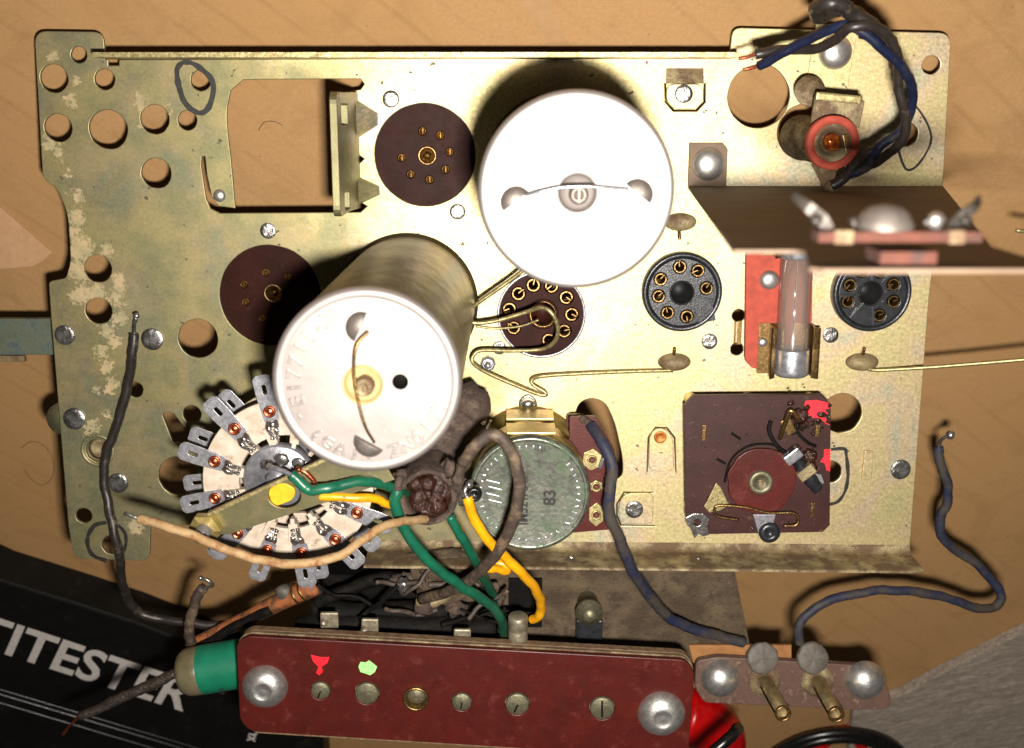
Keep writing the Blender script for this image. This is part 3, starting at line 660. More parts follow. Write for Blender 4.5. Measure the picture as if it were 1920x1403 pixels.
# fix: children of instanced lugs are placed relative to the lug
for o in [o for o in COL.objects if o.name.startswith(('copper_rivet', 'contact_spring'))]:
    o.location = (0, 0, 0)
ro = part('rotor', G().lathe([(66 * k_, -1.5), (66 * k_, .9), (62 * k_, 1.2), (22 * k_, 1.2), (20 * k_, 2.6), (0, 2.6)], (SW.x - 15 * k_, SW.y + 10 * k_, ZS + .3), n=48), M['tin'], switch)
for (u, v, r) in ((500, 872, 12), (528, 862, 14), (508, 895, 11), (560, 868, 12)):
    part('rotor_tab', G().blob(P(u, v, ZS + 2.3), r * k_, .5, 2, 1.2, (1, .8, .35)), M['solder'], switch)
# strut across the back
ZB = ZS + 7
bar_o = [P(u, v, ZB).xy for u, v in ((376, 985), (392, 965), (640, 848), (700, 836), (740, 900), (430, 1002), (392, 1004))]
ov = P(533, 930, ZB)
oval = [Vector((ov.x + 32 * k_ * .95 * math.cos(a), ov.y + 24 * k_ * math.sin(a))) for a in [2 * math.pi * k / 28 for k in range(28)]]
strut = part('strut', G().sheet(rnd(bar_o, [.5, 1, 0, 0, 0, 0, .5]), [oval], ZB - .9, ZB, .12), M['strut'], switch, 'diagonal strut with an oval hole')
a1, a2 = P(392, 965, ZB), P(640, 848, ZB)
part('strut_lip', G().box(((a1 + a2) / 2 + Vector((0, .3, .7))), ((a2 - a1).length, .8, 1.6), math.atan2(a2.y - a1.y, a2.x - a1.x), .1), M['edge'], strut)
part('yellow_insert', G().sheet(rnd([P(u, v, ZB - 1.2).xy for u, v in ((502, 922), (514, 908), (534, 905), (552, 916), (554, 926), (548, 938), (518, 950), (508, 942))], 1.0), (), ZB - 2.4, ZB - 1.2, .2), M['yellow'], strut)
q = P(388, 988, ZB)
g = G().lathe([(3.6, 0), (3.6, 2.6), (2.2, 2.8), (1.6, 2.8), (1.6, 5.8), (1.2, 6.2), (0, 6.2)], q, n=6, smooth=False)
part('nut', g, M['potside'], strut); part('bolt', G().lathe([(1.7, -40), (1.7, 5.5), (1.3, 6.3), (0, 6.4)], q, n=18), M['tin'], strut)

# ------------------------------------------------------------------ potentiometer with three stacked cans
pot_c = P(993, 927, 27); PR = L(993, 927, 27, 111)
pot = part('potentiometer', G().lathe([(PR * 1.04, 0), (PR * 1.04, 1), (PR * .99, 1.4), (PR * .99, 11.2), (PR * .95, 11.5), (PR * .95, 12.6), (PR * 1.0, 13), (PR * 1.0, 24.5), (PR * .95, 24.8), (PR * .95, 25.2)], (pot_c.x, pot_c.y, 0), n=64), M['potside'], chassis, 'double potentiometer in a round can stamped 83')
part('cover_rim', G().lathe([(PR * .94, 24.6), (PR * 1.02, 25.2), (PR * 1.025, 26.3), (PR * .99, 27), (PR * .955, 27.15), (PR * .93, 26.85)], (pot_c.x, pot_c.y, 0), n=72), M['potface'], pot)
part('back_cover', G().lathe([(PR * .935, 26.86), (PR * .91, 26.8), (0, 26.8)], (pot_c.x, pot_c.y, 0), n=72), M['potface'], pot)
g = G()
for i in range(46):
    a = math.radians(i * 360 / 46); r_ = PR * .83
    if 45 < (math.degrees(a)) % 360 < 75: continue
    L_ = random.uniform(.5, 1.4)
    g.box((pot_c.x + r_ * math.cos(a), pot_c.y + r_ * math.sin(a), 26.9), (L_ * .9, .45, .35), a + random.choice((0, .5, -.3)), .1)
for i in range(4): g.box((pot_c.x - PR * .62 + .5 * (i % 2), pot_c.y + 3 - i * 1.6, 26.9), (3.2, .4, .35), -.25, .1)
part('embossed_dots', g, M['tin'], pot)  # brighter metal than the cover, painting its shine on the raised dots
RT = lambda u, v: Matrix.Translation(P(u, v, 26.86)) @ Matrix.Rotation(math.pi / 2, 4, 'Z')
part('stamped_number', G().text('83', 3.9, .02, RT(1041, 948), .12), M['ink'], pot)
part('stamped_code', G().text('IM521AX2', 3.3, .02, RT(989, 985), .06, wscale=.85), M['ink'], pot)
for (zz, uu) in ((13.5, 0), (1.0, 0)):
    part('crimp_tab', G().box((pot_c.x + .3, pot_c.y + PR * .99, zz + 6), (PR * .85, .7, 8.5), None, .2), M['potside'], pot)
q = P(990, 750, 1.5); part('tag_loop', G().tube([(q.x - 2, q.y - 1.5, 1.5), (q.x - 1.6, q.y, 1.8), (q.x, q.y + 1.1, 1.8), (q.x + 1.6, q.y, 1.8), (q.x + 2, q.y - 1.5, 1.5)], .35).blob((q.x, q.y - 1.2, 1), 1.6, .2, 2, 1, (1, .6, .5)), M['solder'], pot)
# side terminal board of the potentiometer
for (zz, ua, va, ub, vb) in ((14.5, 1068, 782, 1140, 1000), (4, 1062, 778, 1120, 880)):
    A, B = P(ua, va, zz), P(ub, vb, zz)
    part('terminal_board', G().sheet(rnd([(A.x, A.y), (B.x - 3.5, A.y + .2), (B.x + 1.2, A.y - 8), (B.x + 1.2, B.y + 1), (A.x, B.y)], .8), (), zz - 1.2, zz, .1), M['paxolin_red'], pot)
for (u, v, w, h_, rz) in ((1110, 862, 40, 44, .1), (1118, 912, 26, 24, .3), (1118, 965, 32, 48, .2)):
    q = P(u, v, 15.2); w_ = L(u, v, 15, w / 2); h2 = L(u, v, 15, h_ / 2)
    hexa = [(q.x + w_ * math.cos(a + rz), q.y + h2 * math.sin(a + rz)) for a in [math.pi / 3 * k + .3 for k in range(6)]]
    part('terminal', G().sheet(hexa, [circ(q.x, q.y, .85, 16)], 14.7, 15.4, .15).lathe([(1.2, 15.3), (1.2, 15.9), (.85, 15.9), (.8, 14.8)], (q.x, q.y, 0), n=18), M['edge'], pot)
q = P(1135, 895, 15); part('side_lug', G().tube([q, q + Vector((1.6, 2, 1)), q + Vector((1.2, 4.5, 1.6)), q + Vector((-.6, 5, 1.4)), q + Vector((-1.4, 2.6, .6))], .5, 8), M['tin'], pot)

# ------------------------------------------------------------------ square paxolin trimmer board
ZT = 10.0
tb = part('trimmer_board', G().sheet([P(u, v, ZT).xy for u, v in ((1300, 742), (1540, 740), (1558, 758), (1556, 985), (1543, 998), (1330, 1002), (1286, 968), (1283, 760))], (), ZT - 1.6, ZT, .15), M['paxolin'], chassis, 'square brown board with a rotor disc, burnt parts and red paint')
T = lambda u, v, h=0: P(u, v, ZT + h)
k2 = L(1420, 870, ZT, 1)
g = G()
for (u, v) in ((1305, 765), (1535, 765), (1305, 970), (1535, 970)): q = T(u, v); g.lathe([(1.6, 0), (1.6, ZT - 1.5)], (q.x, q.y, 0), n=12)
part('spacer', g, M['potside'], tb)
part('rotor_disc', G().sheet(circ(T(1428, 902, 1).x, T(1428, 902, 1).y, 64 * k2, 56, .5), (), ZT + .35, ZT + 1.5, .2), M['paxolin_red'], tb)
# ragged dark opening around the rotor
ring = [T(1428, 898) .xy + Vector((math.cos(a), math.sin(a))) * k2 * (69 + 5 * noise.noise(Vector((math.cos(a) * 2, math.sin(a) * 2, 5)))) for a in [math.pi * (.08 + .95 * k / 30) for k in range(31)]]
g = G().tube([(q.x, q.y, ZT + .02) for q in ring], .34, 6, 1); part('rotor_gap', g, M['dark'], tb)
q = T(1426, 904, 1.5); part('rotor_hub', G().lathe([(23 * k2, 0), (23 * k2, .6), (20 * k2, .9), (13 * k2, .85), (12 * k2, .3), (0, .3)], q, n=36), M['nk'], tb)
part('screw_slot', G().box(q + Vector((0, 0, .5)), (10 * k2, 13 * k2, .6), .1, .2), M['dusty'], tb)
for (u, v, w, h_, rz) in ((1320, 812, 7, 30, 0), (1533, 808, 8, 22, 0), (1523, 957, 7, 30, 0)):
    q = T(u, v, .3); part('solder_tag', G().box(q, (w * k2, h_ * k2, .6), rz, .1).box(q + Vector((0, 0, .3)), (w * .7 * k2, h_ * .45 * k2, .5), rz, .1), M['brass'], tb)
for (u, v, w, h_, rz) in ((1380, 818, 22, 5, -.6), (1352, 865, 20, 5, -.55), (1310, 972, 20, 6, .2)):
    part('slit', G().box(T(u, v, .02), (w * k2, h_ * k2, .12), rz), M['dark'], tb)
# burnt element: clip, body, leads
A, B = T(1478, 845, 2.6), T(1535, 915, 2.6)
d_ = (B - A).normalized(); rz = math.atan2(d_.y, d_.x)
burnt = part('burnt_part', G().tube([A, A.lerp(B, .35), A.lerp(B, .7), B], 1.5, 12, 4, .25), M['black_pl'], tb, 'charred component with cracked ends')
for t_ in (.12, .55):
    q = A.lerp(B, t_); part('clip_band', G().box(q + Vector((0, 0, .6)), (2.6, 4.4, 2.4), rz, .3), M['tin'] if t_ < .3 else M['dusty'], burnt)
part('burnt_lead', G().tube([T(1445, 790, .5), T(1442, 808, 1.5), T(1450, 826, 2), T(1462, 842, 1.5), T(1475, 850, 1.2)], .55, 8), M['black_cloth'], burnt)
part('burnt_clip', G().tube([T(1462, 822, .3), T(1470, 800, 2), T(1482, 770, 3.5), T(1500, 790, 3)], .6, 8).box(T(1478, 800, 2), (2.4, 4.0, .5), .5, .1), M['brass'], burnt)
part('char', G().blob(T(1516, 858, .6), 2.0, .7, 3, 2, (1, 1, .5)).blob(T(1500, 780, 1), 1.9, .8, 3, 2, (1, 1, .6)).blob(T(1505, 800, 1.5), 1.0, .6, 2, 2).blob(T(1522, 875, .6), 1.3, .7, 2, 2), M['resin'], burnt)
part('bent_plate', G().sheet([T(u, v, 1).xy for u, v in ((1518, 885), (1540, 890), (1545, 905), (1530, 918), (1520, 905))], (), ZT + .8, ZT + 1.2, .1), M['tin'], burnt)
# contact arms at the foot of the rotor
part('contact_arm', G().sheet([T(u, v, 1.6).xy for u, v in ((1320, 950), (1326, 940), (1343, 905), (1352, 915), (1368, 948), (1350, 958), (1330, 962))], (), ZT + .8, ZT + 1.6, .15), M['edge'], tb)
loop = [T(1385, 975, 2), T(1345, 968, 2.2), T(1340, 955, 2.4), T(1350, 948, 2.5), T(1400, 952, 2.6), T(1440, 962, 2.6), T(1485, 962, 2.6), T(1497, 972, 2.6), T(1492, 985, 2.6), T(1470, 986, 2.6)]
part('wire_loop', G().tube(loop, .38, 8), M['brass'], tb)
part('contact_tag', G().sheet([T(u, v, 2).xy for u, v in ((1412, 965), (1455, 965), (1450, 985), (1465, 1000), (1462, 1008), (1425, 1008), (1420, 995))], (), ZT + 1.2, ZT + 2, .2), M['tin'], tb)
part('eye', G().lathe([(2.6, 0), (2.6, .6), (1.8, 1.0), (1.1, .9), (.9, .2), (0, .2)], T(1442, 998, 2), n=20), M['black_pl'], tb)
random.seed(5)
g = G()
for i in range(26):
    u, v = random.gauss(1508, 22), random.gauss(800, 38); g.blob(T(u, v, .15), random.uniform(.25, 1.0), .9, 1, 2.5, (1.2, 1, .5))
for i in range(16): g.blob(T(random.uniform(1300, 1545), random.uniform(760, 990), .05), random.uniform(.12, .3), .5, 1)
part('soot_crumbs', g, M['resin'], burnt, None, 'stuff')
for pts_ in ([(1498, 770, .5), (1490, 800, 2), (1508, 826, 1.4), (1530, 836, .3)], [(1465, 795, .4), (1485, 812, 1.8), (1512, 800, 2.2)]):
    part('burnt_lead', G().tube([T(*q) for q in pts_], .4, 8, 5, .25), M['black_cloth'], burnt)
# red paint
def paint(name, cu, cv, r, z, mat, parent, seed, sx=1, sy=1, drop=None, lab=None):
    c = P(cu, cv, z); R_ = L(cu, cv, z, r); pts = []
    for k in range(36):
        a = 2 * math.pi * k / 36; rr = R_ * (1 + .55 * noise.noise(Vector((math.cos(a) * 1.6, math.sin(a) * 1.6, seed))))
        pts.append(Vector((c.x + rr * sx * math.cos(a), c.y + rr * sy * math.sin(a))))
    return part(name, G().sheet(pts, (), z + .01, z + .09, .02), mat, parent, lab)
def paint_poly(name, uv, z, mat, parent): return part(name, G().sheet([P(u, v, z).xy for u, v in uv], (), z + .01, z + .09, .02), mat, parent)
paint_poly('red_paint', [(1510, 752), (1530, 750), (1552, 755), (1558, 765), (1546, 768), (1552, 776), (1545, 780), (1556, 798), (1548, 794), (1538, 784), (1520, 783), (1512, 774), (1508, 762)], ZT, M['pred'], tb)
paint_poly('red_paint', [(1545, 843), (1557, 842), (1556, 884), (1550, 882), (1546, 868), (1538, 866), (1545, 856)], ZT, M['pred'], tb)
# crushed foil washer at the corner
part('foil_washer', G().sheet([P(u, v, ZT + .4).xy for u, v in ((1286, 970), (1300, 963), (1318, 963), (1330, 972), (1326, 986), (1330, 1003), (1318, 1006), (1310, 1001), (1302, 1010), (1296, 992), (1288, 984))],
     [circ(P(1307, 979, ZT).x, P(1307, 979, ZT).y, .9, 14)], ZT + .1, ZT + .6, .15), M['solder'], tb)

# ------------------------------------------------------------------ lower lugs, spring posts, misc. on the plate
POSTS = []
def post(u, v, flip):
    q = P(u, v, 1.0); w = L(u, v, 1, 31)
    g = G().lathe([(w, 0), (w, .3), (w * .9, 1.4), (w * .55, 2.6), (w * .2, 2.9), (0, 2.9)], (q.x, q.y, 0), n=28)
    g.v = [Vector((a.x, q.y + (a.y - q.y) * .55, a.z)) for a in g.v]
    p_ = part('spring_anchor', g, M['dusty'], chassis)
    part('anchor_pin', G().lathe([(.42, 0), (.42, 3), (.3, 3.2), (0, 3.2)], (q.x - .3, q.y + flip * 1.2, .8), (0, flip * .85, .5), n=10), M['brass'], p_)
    return p_
post(1265, 680, 1); post(1618, 680, 1); post(1276, 417, -1)
def thinwire(name, pts, r, mat, lab, cat_='spring', group='springy wires clipped to the chassis'):
    P_ = [P(*q) for q in pts]; return solo(name, G().tube(P_, r, 8), mat, lab, cat_, P_[0], group)
thinwire('retaining_spring', [(990, 500, 14), (955, 527, 13), (905, 562, 12), (880, 582, 11), (878, 595, 11), (890, 606, 11), (930, 602, 11), (985, 586, 12), (1015, 577, 14), (1035, 588, 15), (1046, 615, 14), (1040, 640, 12), (1015, 655, 10),
    (960, 658, 9), (905, 657, 8), (888, 666, 8), (888, 682, 8), (920, 702, 7), (1000, 736, 6), (1022, 741, 6), (1021, 735, 6), (1000, 722, 5.5), (998, 712, 5), (1020, 705, 4), (1100, 700, 3), (1200, 696, 2), (1262, 695, 1.6)],
    .50, M['edge'], 'bent springy wire looping over the nine-pin brown socket to its anchor')
thinwire('retaining_spring', [(1628, 692, 1.6), (1650, 694, 2), (1740, 689, 5), (1830, 682, 8), (1925, 674, 12), (2000, 668, 14)], .50, M['edge'], 'straight springy wire running from its anchor past the right chassis edge')
thinwire('retaining_spring', [(1905, 432, 26), (1960, 440, 26), (2000, 450, 24)], .45, M['edge'], 'short wire end at the right picture edge beside the brown bracket')
thinwire('retaining_spring', [(892, 612, 1), (930, 616, 1.2), (975, 612, 2), (1010, 600, 3)], .32, M['edge'], 'thin straight wire end lying under the looping spring')
q = P(915, 683, 2); part('hex_screw', G().lathe([(1.9, -2), (1.9, -.2), (1.4, .3), (1.2, .3), (1.0, -.4), (0, -.4)], q, n=8, smooth=False).lathe([(.7, -.5), (.7, 2.4), (.4, 2.6), (0, 2.6)], q, n=10), M['tin'], chassis)

# slot link beside the fuse
part('slot_link', G().box(P(1386, 624, .4), (1.1, 6.0, .5), None, .15).box(P(1378, 624, .4), (.5, 5.5, .4), None, .1), M['brass'], chassis)
# little solder loops at upper edge of trimmer
q = P(1400, 742, 1); part('tag_loop', G().tube([(q.x - 2, q.y - 1.2, 1), (q.x - 1.2, q.y, 1.4), (q.x, q.y + .6, 1.4), (q.x + 1.2, q.y, 1.4), (q.x + 2, q.y - 1.2, 1)], .35), M['tin'], chassis)

# marker pen outlines
def ink(uv, w, closed=True, lab=None):
    p = cat([P(u, v, .05) for u, v in uv], 5, closed)
    m = len(p); vs, fs = [], []
    for i in range(m):
        a = p[(i - 1) % m] if closed or i else p[i]; b = p[(i + 1) % m] if closed or i < m - 1 else p[i]
        t = (b - a).normalized(); s = Vector((-t.y, t.x, 0)); ww = w * (1 + .35 * noise.noise(Vector((i * .35, w, 2)))) / 2
        vs += [p[i] + s * ww, p[i] - s * ww]
    for i in range(m if closed else m - 1):
        j = (i + 1) % m; fs.append((i * 2, j * 2, j * 2 + 1, i * 2 + 1))
    part('marker_line', G().add(vs, fs), M['ink'], chassis, lab)
ink([(333, 150), (332, 130), (342, 118), (358, 118), (378, 130), (396, 148), (400, 170), (392, 200), (378, 212), (360, 206), (345, 190), (337, 168)], 1.25, True, 'black marker ring round a small hole')
ink([(1683, 273), (1690, 300), (1700, 318), (1716, 314), (1735, 290), (1746, 262), (1740, 235), (1722, 205), (1712, 198)], .55, False)
ink([(1558, 843), (1583, 842), (1587, 855), (1590, 890), (1585, 920), (1572, 940), (1555, 946)], .85, False)
ink([(200, 980), (178, 985), (165, 1005), (165, 1025), (175, 1042), (200, 1052)], 1.1, False)
ink([(222, 985), (234, 1000), (236, 1020), (228, 1040)], .9, False)

for a_, b_, w_ in (((228, 470), (236, 492), .16), ((243, 515), (256, 548), .14), ((1020, 668), (1160, 640), .10), ((215, 675), (330, 683), .10), ((780, 150), (812, 165), .08), ((455, 300), (455, 300.5), .1), ((1650, 720), (1690, 745), .08), ((560, 420), (590, 432), .1)):
    p0, p1 = P(*a_, .02), P(*b_, .02); t_ = (p1 - p0).normalized(); n_ = Vector((-t_.y, t_.x, 0)) * w_ / 2
    part('scratch', G().add([p0, p0.lerp(p1, .5) + n_, p1, p0.lerp(p1, .5) - n_], [(0, 3, 2, 1)]), M['tin'], chassis)
# side bar leaving the chassis on the left
zb = -9.0
A, B = P(-80, 598, zb), P(140, 598, zb); C_ = P(-80, 666, zb)
bar = part('side_bar', G().box(((A.x + B.x) / 2, (A.y + C_.y) / 2, zb - 1.2), (B.x - A.x, A.y - C_.y, 2.4), None, .3), M['barmetal'], chassis, 'blue-green zinc bar running out of the picture at the left')
part('bar_foot', G().box(P(10, 672, zb - 2), (L(0, 0, 0, 42) * 2, 1.6, 1.6), None, .2), M['dusty'], bar)
part('round_edge', G().lathe([(4.2, -1), (4.2, 0), (0, 0)], P(118, 786, -2.2), n=32), M['plate'], chassis)

# ------------------------------------------------------------------ upright brown bracket with its red tag strip
YB = P(1500, 349).y
br = [(P(1290, 346).x, 0), (P(1768, 350).x, 0)]
xL = P(1290, 346).x
def z_at(v): d = ray(960, v); return HCAM + YB * d.z / d.y
z467, z503 = z_at(468), z_at(504)
X = lambda u, z: (ray(u, 0 + 480).x / -ray(u, 480).z) * (HCAM - z)
xr = P(1768, 350).x
ol = [(xL, .1), (xr, .1), (X(2005, z503) , z503 - 22), (X(2005, z503), z503 - 3), (X(1985, z503), z503), (X(1545, z503), z503), (X(1525, z503), z503 - 1.5), (X(1508, z467), z467 + 1), (X(1490, z467), z467), (X(1376, z467), z467)]
rotx = Matrix(((1, 0, 0, 0), (0, 0, 1, YB), (0, 1, 0, 0), (0, 0, 0, 1)))     # sheet (a,b) -> (x,z), depth -> y
bracket = part('upright_bracket', G().sheet(ol, (), -.6, 0.0, .1, mx=rotx), M['bracketmetal'], chassis, 'dark brown board bracket standing up across the right side')
q0, q1 = P(1293, 268, 1.2), P(1362, 345, 1.2)
part('bracket_foot', G().sheet([(q0.x, q0.y), (q1.x - 1.2, q0.y), (q1.x, q0.y - 1.5), (q1.x, YB + .1), (q0.x, YB + .1)], (), .2, 1.2, .12), M['bracketmetal'], bracket)
rv_ = rivet(1328, 308, 31, 1.2, bracket, True); 
# tag strip
d_ = ray(960, 431); zs = HCAM + (YB + 4.1) * d_.z / d_.y
def tx(u): return X(u, zs)
yS = YB + 3.2
zA = zs - 9
part('tag_strip', G().box(((tx(1533) + tx(1840)) / 2, yS, zs - 1.7), (tx(1840) - tx(1533), 1.3, 3.4), None, .1), M['stripfibre'], bracket)
part('strip_tongue', G().box(((tx(1634) + tx(1738)) / 2, YB + 1.1, zs + .5), (tx(1738) - tx(1634), 1.5, 6), None, .1), M['stripfibre'], bracket)
for (u0, u1) in ((1562, 1598), (1776, 1806)):
    part('strip_clip', G().box(((tx(u0) + tx(u1)) / 2, yS, zs - 1.7), (tx(u1) - tx(u0), 1.7, 3.9), None, .2), M['dusty'], bracket)
part('strip_rivet', G().lathe([(3.6, 0), (3.5, .8), (2.9, 2.1), (2.0, 2.9), (.9, 3.2), (0, 3.3)], (tx(1672), yS + .4, zs - 3.6), (0, 1, 0), n=28), M['softalu'], bracket)
for (u, s_) in ((1540, -1), (1818, 1)):
    g = G().strip([(tx(u) - s_ * 1.5, yS + .6, zs - 3), (tx(u) - s_ * .5, yS + 2, zs - 3), (tx(u) + s_ * 1.2, yS + 3.4, zs - 3), (tx(u) + s_ * 2.6, yS + (4.6 if s_ < 0 else 4.2), zs - 5)], [1.4, 1.6, 1.3, 1.0], .35, (s_ * .3, 0, 1), 3)
    g.blob((tx(u) + s_ * .2, yS + 1.8, zs - 2.6), .75, .6, 2, 1.5); g.blob((tx(u) - s_ * 4.5, yS + 1.6, zs - 2.5), .7, .7, 2, 2)
    part('strip_lug', g, M['tagdark'], bracket)
part('strip_solder', G().blob((tx(1760), yS + 1.8, zs - 2), 1.1, .3, 2, 1), M['alu'], bracket)

# ------------------------------------------------------------------ fuse holder and fuse
fb = part('fuse_base', G().sheet(rnd([P(u, v, 2.2).xy for u, v in ((1400, 440), (1525, 440), (1521, 688), (1412, 692), (1397, 678))], [0, 0, .5, 1, 2.5]), (), .5, 2.2, .1), M['redfibre'], chassis, 'red fibre fuse holder base')
rivet(1442, 525, 19, 2.2, fb, True)
fx0, fx1 = P(1482, 706, 6).x, 0
ya, yb_ = P(1480, 430, 6).y, P(1480, 704, 6).y; zf = 6.2; FR = L(1480, 650, 6, 33)
w = FR * 2.35
for (v0, v1, nm) in ((608, 702, 'fuse_clip'), (452, 480, 'fuse_clip')):
    y_a, y_b = P(1480, v0, 4).y, P(1480, v1, 4).y; g = G(); cx_ = fx0
    for s_ in (-1, 1):
        pr = [(s_ * 1.2, 2.5), (s_ * FR * .95, 3.0), (s_ * (FR + .55), 4.8), (s_ * (FR + .45), 6.6), (s_ * (FR + .15), 8.2), (s_ * (FR + 1.3), 9.2)]
        vs, fs = [], []
        for i, (x_, z_) in enumerate(pr):
            for (dy, dx) in ((y_a, 0), (y_b, 0), (y_b, s_ * .35), (y_a, s_ * .35)): vs.append((cx_ + x_ + dx, dy, z_))
        for i in range(len(pr) - 1):
            for j in range(4): fs.append((i * 4 + j, i * 4 + (j + 1) % 4, (i + 1) * 4 + (j + 1) % 4, (i + 1) * 4 + j))
        g.add(vs, fs)
    g.box((cx_ - FR - 1.6, (y_a + y_b) / 2, 2.7), (3.4, abs(y_a - y_b), .4), None, .05)
    part(nm, g, M['brass'], fb)
rivet(1430, 642, 9, 3.0, fb, True)
fuse = thing('glass_fuse', 'clear glass tube fuse with metal end caps clipped on the red holder', 'fuse', (fx0, (ya + yb_) / 2, zf))
part('glass_tube', G().lathe([(FR * .9, 0), (FR * .9, ya - yb_ - 6), (FR * .76, ya - yb_ - 6), (FR * .76, 0), (FR * .9, 0)], (fx0, yb_ + 3, zf), (0, 1, 0), n=32), M['glass'], fuse)
for (y_, s_) in ((yb_, 1), (ya, -1)):
    part('end_cap', G().lathe([(0, 0), (FR * .85, .05), (FR * .98, .5), (FR * 1.0, 1.2), (FR * 1.0, 6.6), (FR * .96, 6.9), (FR * .91, 6.9), (FR * .91, .8)], (fx0, y_, zf), (0, s_, 0), n=32), M['tin'], fuse)
part('fuse_filament', G().tube([(fx0, yb_ + 3, zf), (fx0 + .2, (ya + yb_) / 2, zf + .15), (fx0, ya - 3, zf)], .09, 6), M['tin'], fuse)
part('cap_lettering', G().text('0.5A', 1.8, .05, Matrix.Translation((fx0 - 1.6, yb_ + 2.2, zf + FR * 1.0 - .28)), .02), M['dusty'], fuse)

# ------------------------------------------------------------------ lamp holder, upper right
lb = part('lamp_bracket', G().sheet([P(u, v, 1.0).xy for u, v in ((1530, 45), (1610, 45), (1605, 75), (1588, 175), (1510, 175), (1522, 100), (1530, 62))], (), .1, 1.0, .1), M['plate'], chassis, 'strip bracket carrying the dial lamp holder')
rivet(1565, 98, 32, 1.0, lb, True)
zc_ = 16
part('bracket_arm', G().sheet([P(u, v, 17).xy for u, v in ((1528, 182), (1540, 172), (1610, 180), (1622, 190), (1612, 240), (1520, 235))], (), 16, 17, .2), M['dusty'], lb)
part('arm_lip', G().box(P(1572, 184, 18), (L(0, 0, 18, 44) * 2, 1.8, 1.6), -.09, .4), M['edge'], lb)
part('washer', G().lathe([(3.6, 0), (3.6, .6), (0, .6)], P(1518, 172, 9), (.1, .3, 1), n=26), M['dusty'], lb)
hol = P(1562, 268, 22); HR = L(1562, 268, 22, 50)
dirv = (P(1562, 268, 22) - P(1508, 258, 4)); dv = Vector((dirv.x, dirv.y, 18)).normalized()
base0 = hol - dv * 22
g = G(); pr = []
for i in range(18):
    h = 1 + i * 1.15; pr += [(HR * .78, h), (HR * .88, h + .55)]
g.lathe([(HR * .6, 0), (HR * .78, .5)] + pr, base0, dv, n=36)
holder = part('lamp_holder', g, M['dusty'], lb, 'threaded dial lamp holder with a red fibre ring')
part('fibre_ring', G().lathe([(HR, -1.6), (HR, 0), (HR * .97, .2), (HR * .72, .2), (HR * .70, -.3), (HR * .70, -1.6)], hol, (dv.x * .3, dv.y * .3, 1), n=48), M['redfibre'], holder)
part('inner_sleeve', G().lathe([(HR * .70, -.2), (HR * .66, -.1), (HR * .40, -2.2), (HR * .34, -3.4), (0, -3.6)], hol, (dv.x * .3, dv.y * .3, 1), n=36), M['dusty'], holder)
part('bulb_tip', G().blob(hol + Vector((.2, .1, -1.6)), HR * .33, .25, 3, 1.6, (1, 1, .6)), M['bulbglass'], holder)
part('brass_tongue', G().box(hol + Vector((HR * .55, -.3, -.6)), (1.3, 4.4, .5), .25, .2), M['brass'], holder)
part('holder_lug', G().strip([P(1545, 300, 20), P(1550, 325, 18), P(1552, 340, 17), P(1556, 352, 17)], [6, 4.2, 3, 2.4], .7, sub=2).blob(P(1560, 350, 17.6), 1.8, .4, 2), M['dusty'], holder)

# ------------------------------------------------------------------ wires
def wire(name, lab, cat_, pts, r, mat, ends=(), group=None, rough=.12):
    group = group or {'green_wire': 'green wires', 'yellow_wire': 'yellow wires', 'blue_wire': 'blue wires', 'black_wire': 'black wires'}.get(name)
    pp = [P(*q) for q in pts]; o = solo(name, G().tube(pp, r, 12, 7, rough), mat, lab, cat_, pp[0], group)
    for (e, er, em, kind) in ends:
        ee = [P(*q) for q in e]; gg = G().tube(ee, er, 8, 4, .3)
        if kind: gg.blob(ee[-1], kind, .35, 2, 1.5)
        part('bare_end', gg, M[em], o)
    return o
wire('black_wire', 'long matt black wire lying down the left end of the plate', 'wire', [(252, 628, 5), (250, 660, 5), (243, 700, 4), (234, 745, 3.5), (220, 795, 3), (202, 845, 2.5), (195, 890, 2.5), (202, 940, 3), (216, 1000, 4), (224, 1040, 4),
     (228, 1080, 0), (238, 1120, -6), (258, 1146, -9), (290, 1158, -10), (330, 1165, -10), (400, 1172, -10), (480, 1172, -12)], 1.15, M['wire_black'], [([(252, 630, 5), (254, 612, 5.5), (257, 600, 6), (256, 592, 6)], .45, 'solder', .75)])
wire('tan_wire', 'aged tan cloth covered wire arching below the rotary switch', 'wire', [(262, 972, 58), (300, 985, 60), (360, 1003, 60), (420, 1030, 60), (480, 1048, 60), (550, 1057, 60), (610, 1050, 58), (660, 1028, 56), (710, 992, 52), (750, 978, 48), (800, 975, 40)], .95,
     M['wire_tan'], [([(266, 973, 58), (250, 968, 58), (236, 963, 58)], .4, 'solder', .5)])
wire('green_wire', 'green wire from the switch rotor bending over the tag ring', 'wire', [(545, 893, 52), (562, 908, 52), (580, 920, 52), (610, 918, 52), (650, 908, 50), (690, 903, 48), (730, 912, 44), (760, 925, 36)], 1.15, M['wire_green'],
     [([(552, 900, 52), (535, 888, 51), (515, 878, 50), (505, 874, 48)], .55, 'tin', .7)])
wire('yellow_wire', 'short yellow wire lying beside the green one across the switch', 'wire', [(600, 928, 47), (640, 931, 47), (690, 934, 46), (740, 948, 40), (770, 955, 32)], .95, M['wire_yellow'],
     [([(605, 928, 47), (575, 890, 48), (560, 880, 48)], .6, 'copper', .7)])
wire('green_wire', 'long green wire running down to the steel post behind the red board', 'wire', [(745, 918, 44), (742, 945, 44), (755, 985, 42), (785, 1030, 40), (825, 1072, 36), (880, 1108, 30), (920, 1135, 24), (940, 1165, 16), (945, 1190, 8)], 1.25, M['wire_green'],
     [([(745, 925, 44), (745, 905, 44), (752, 890, 42)], .9, 'dirtbrown', 1.3)])
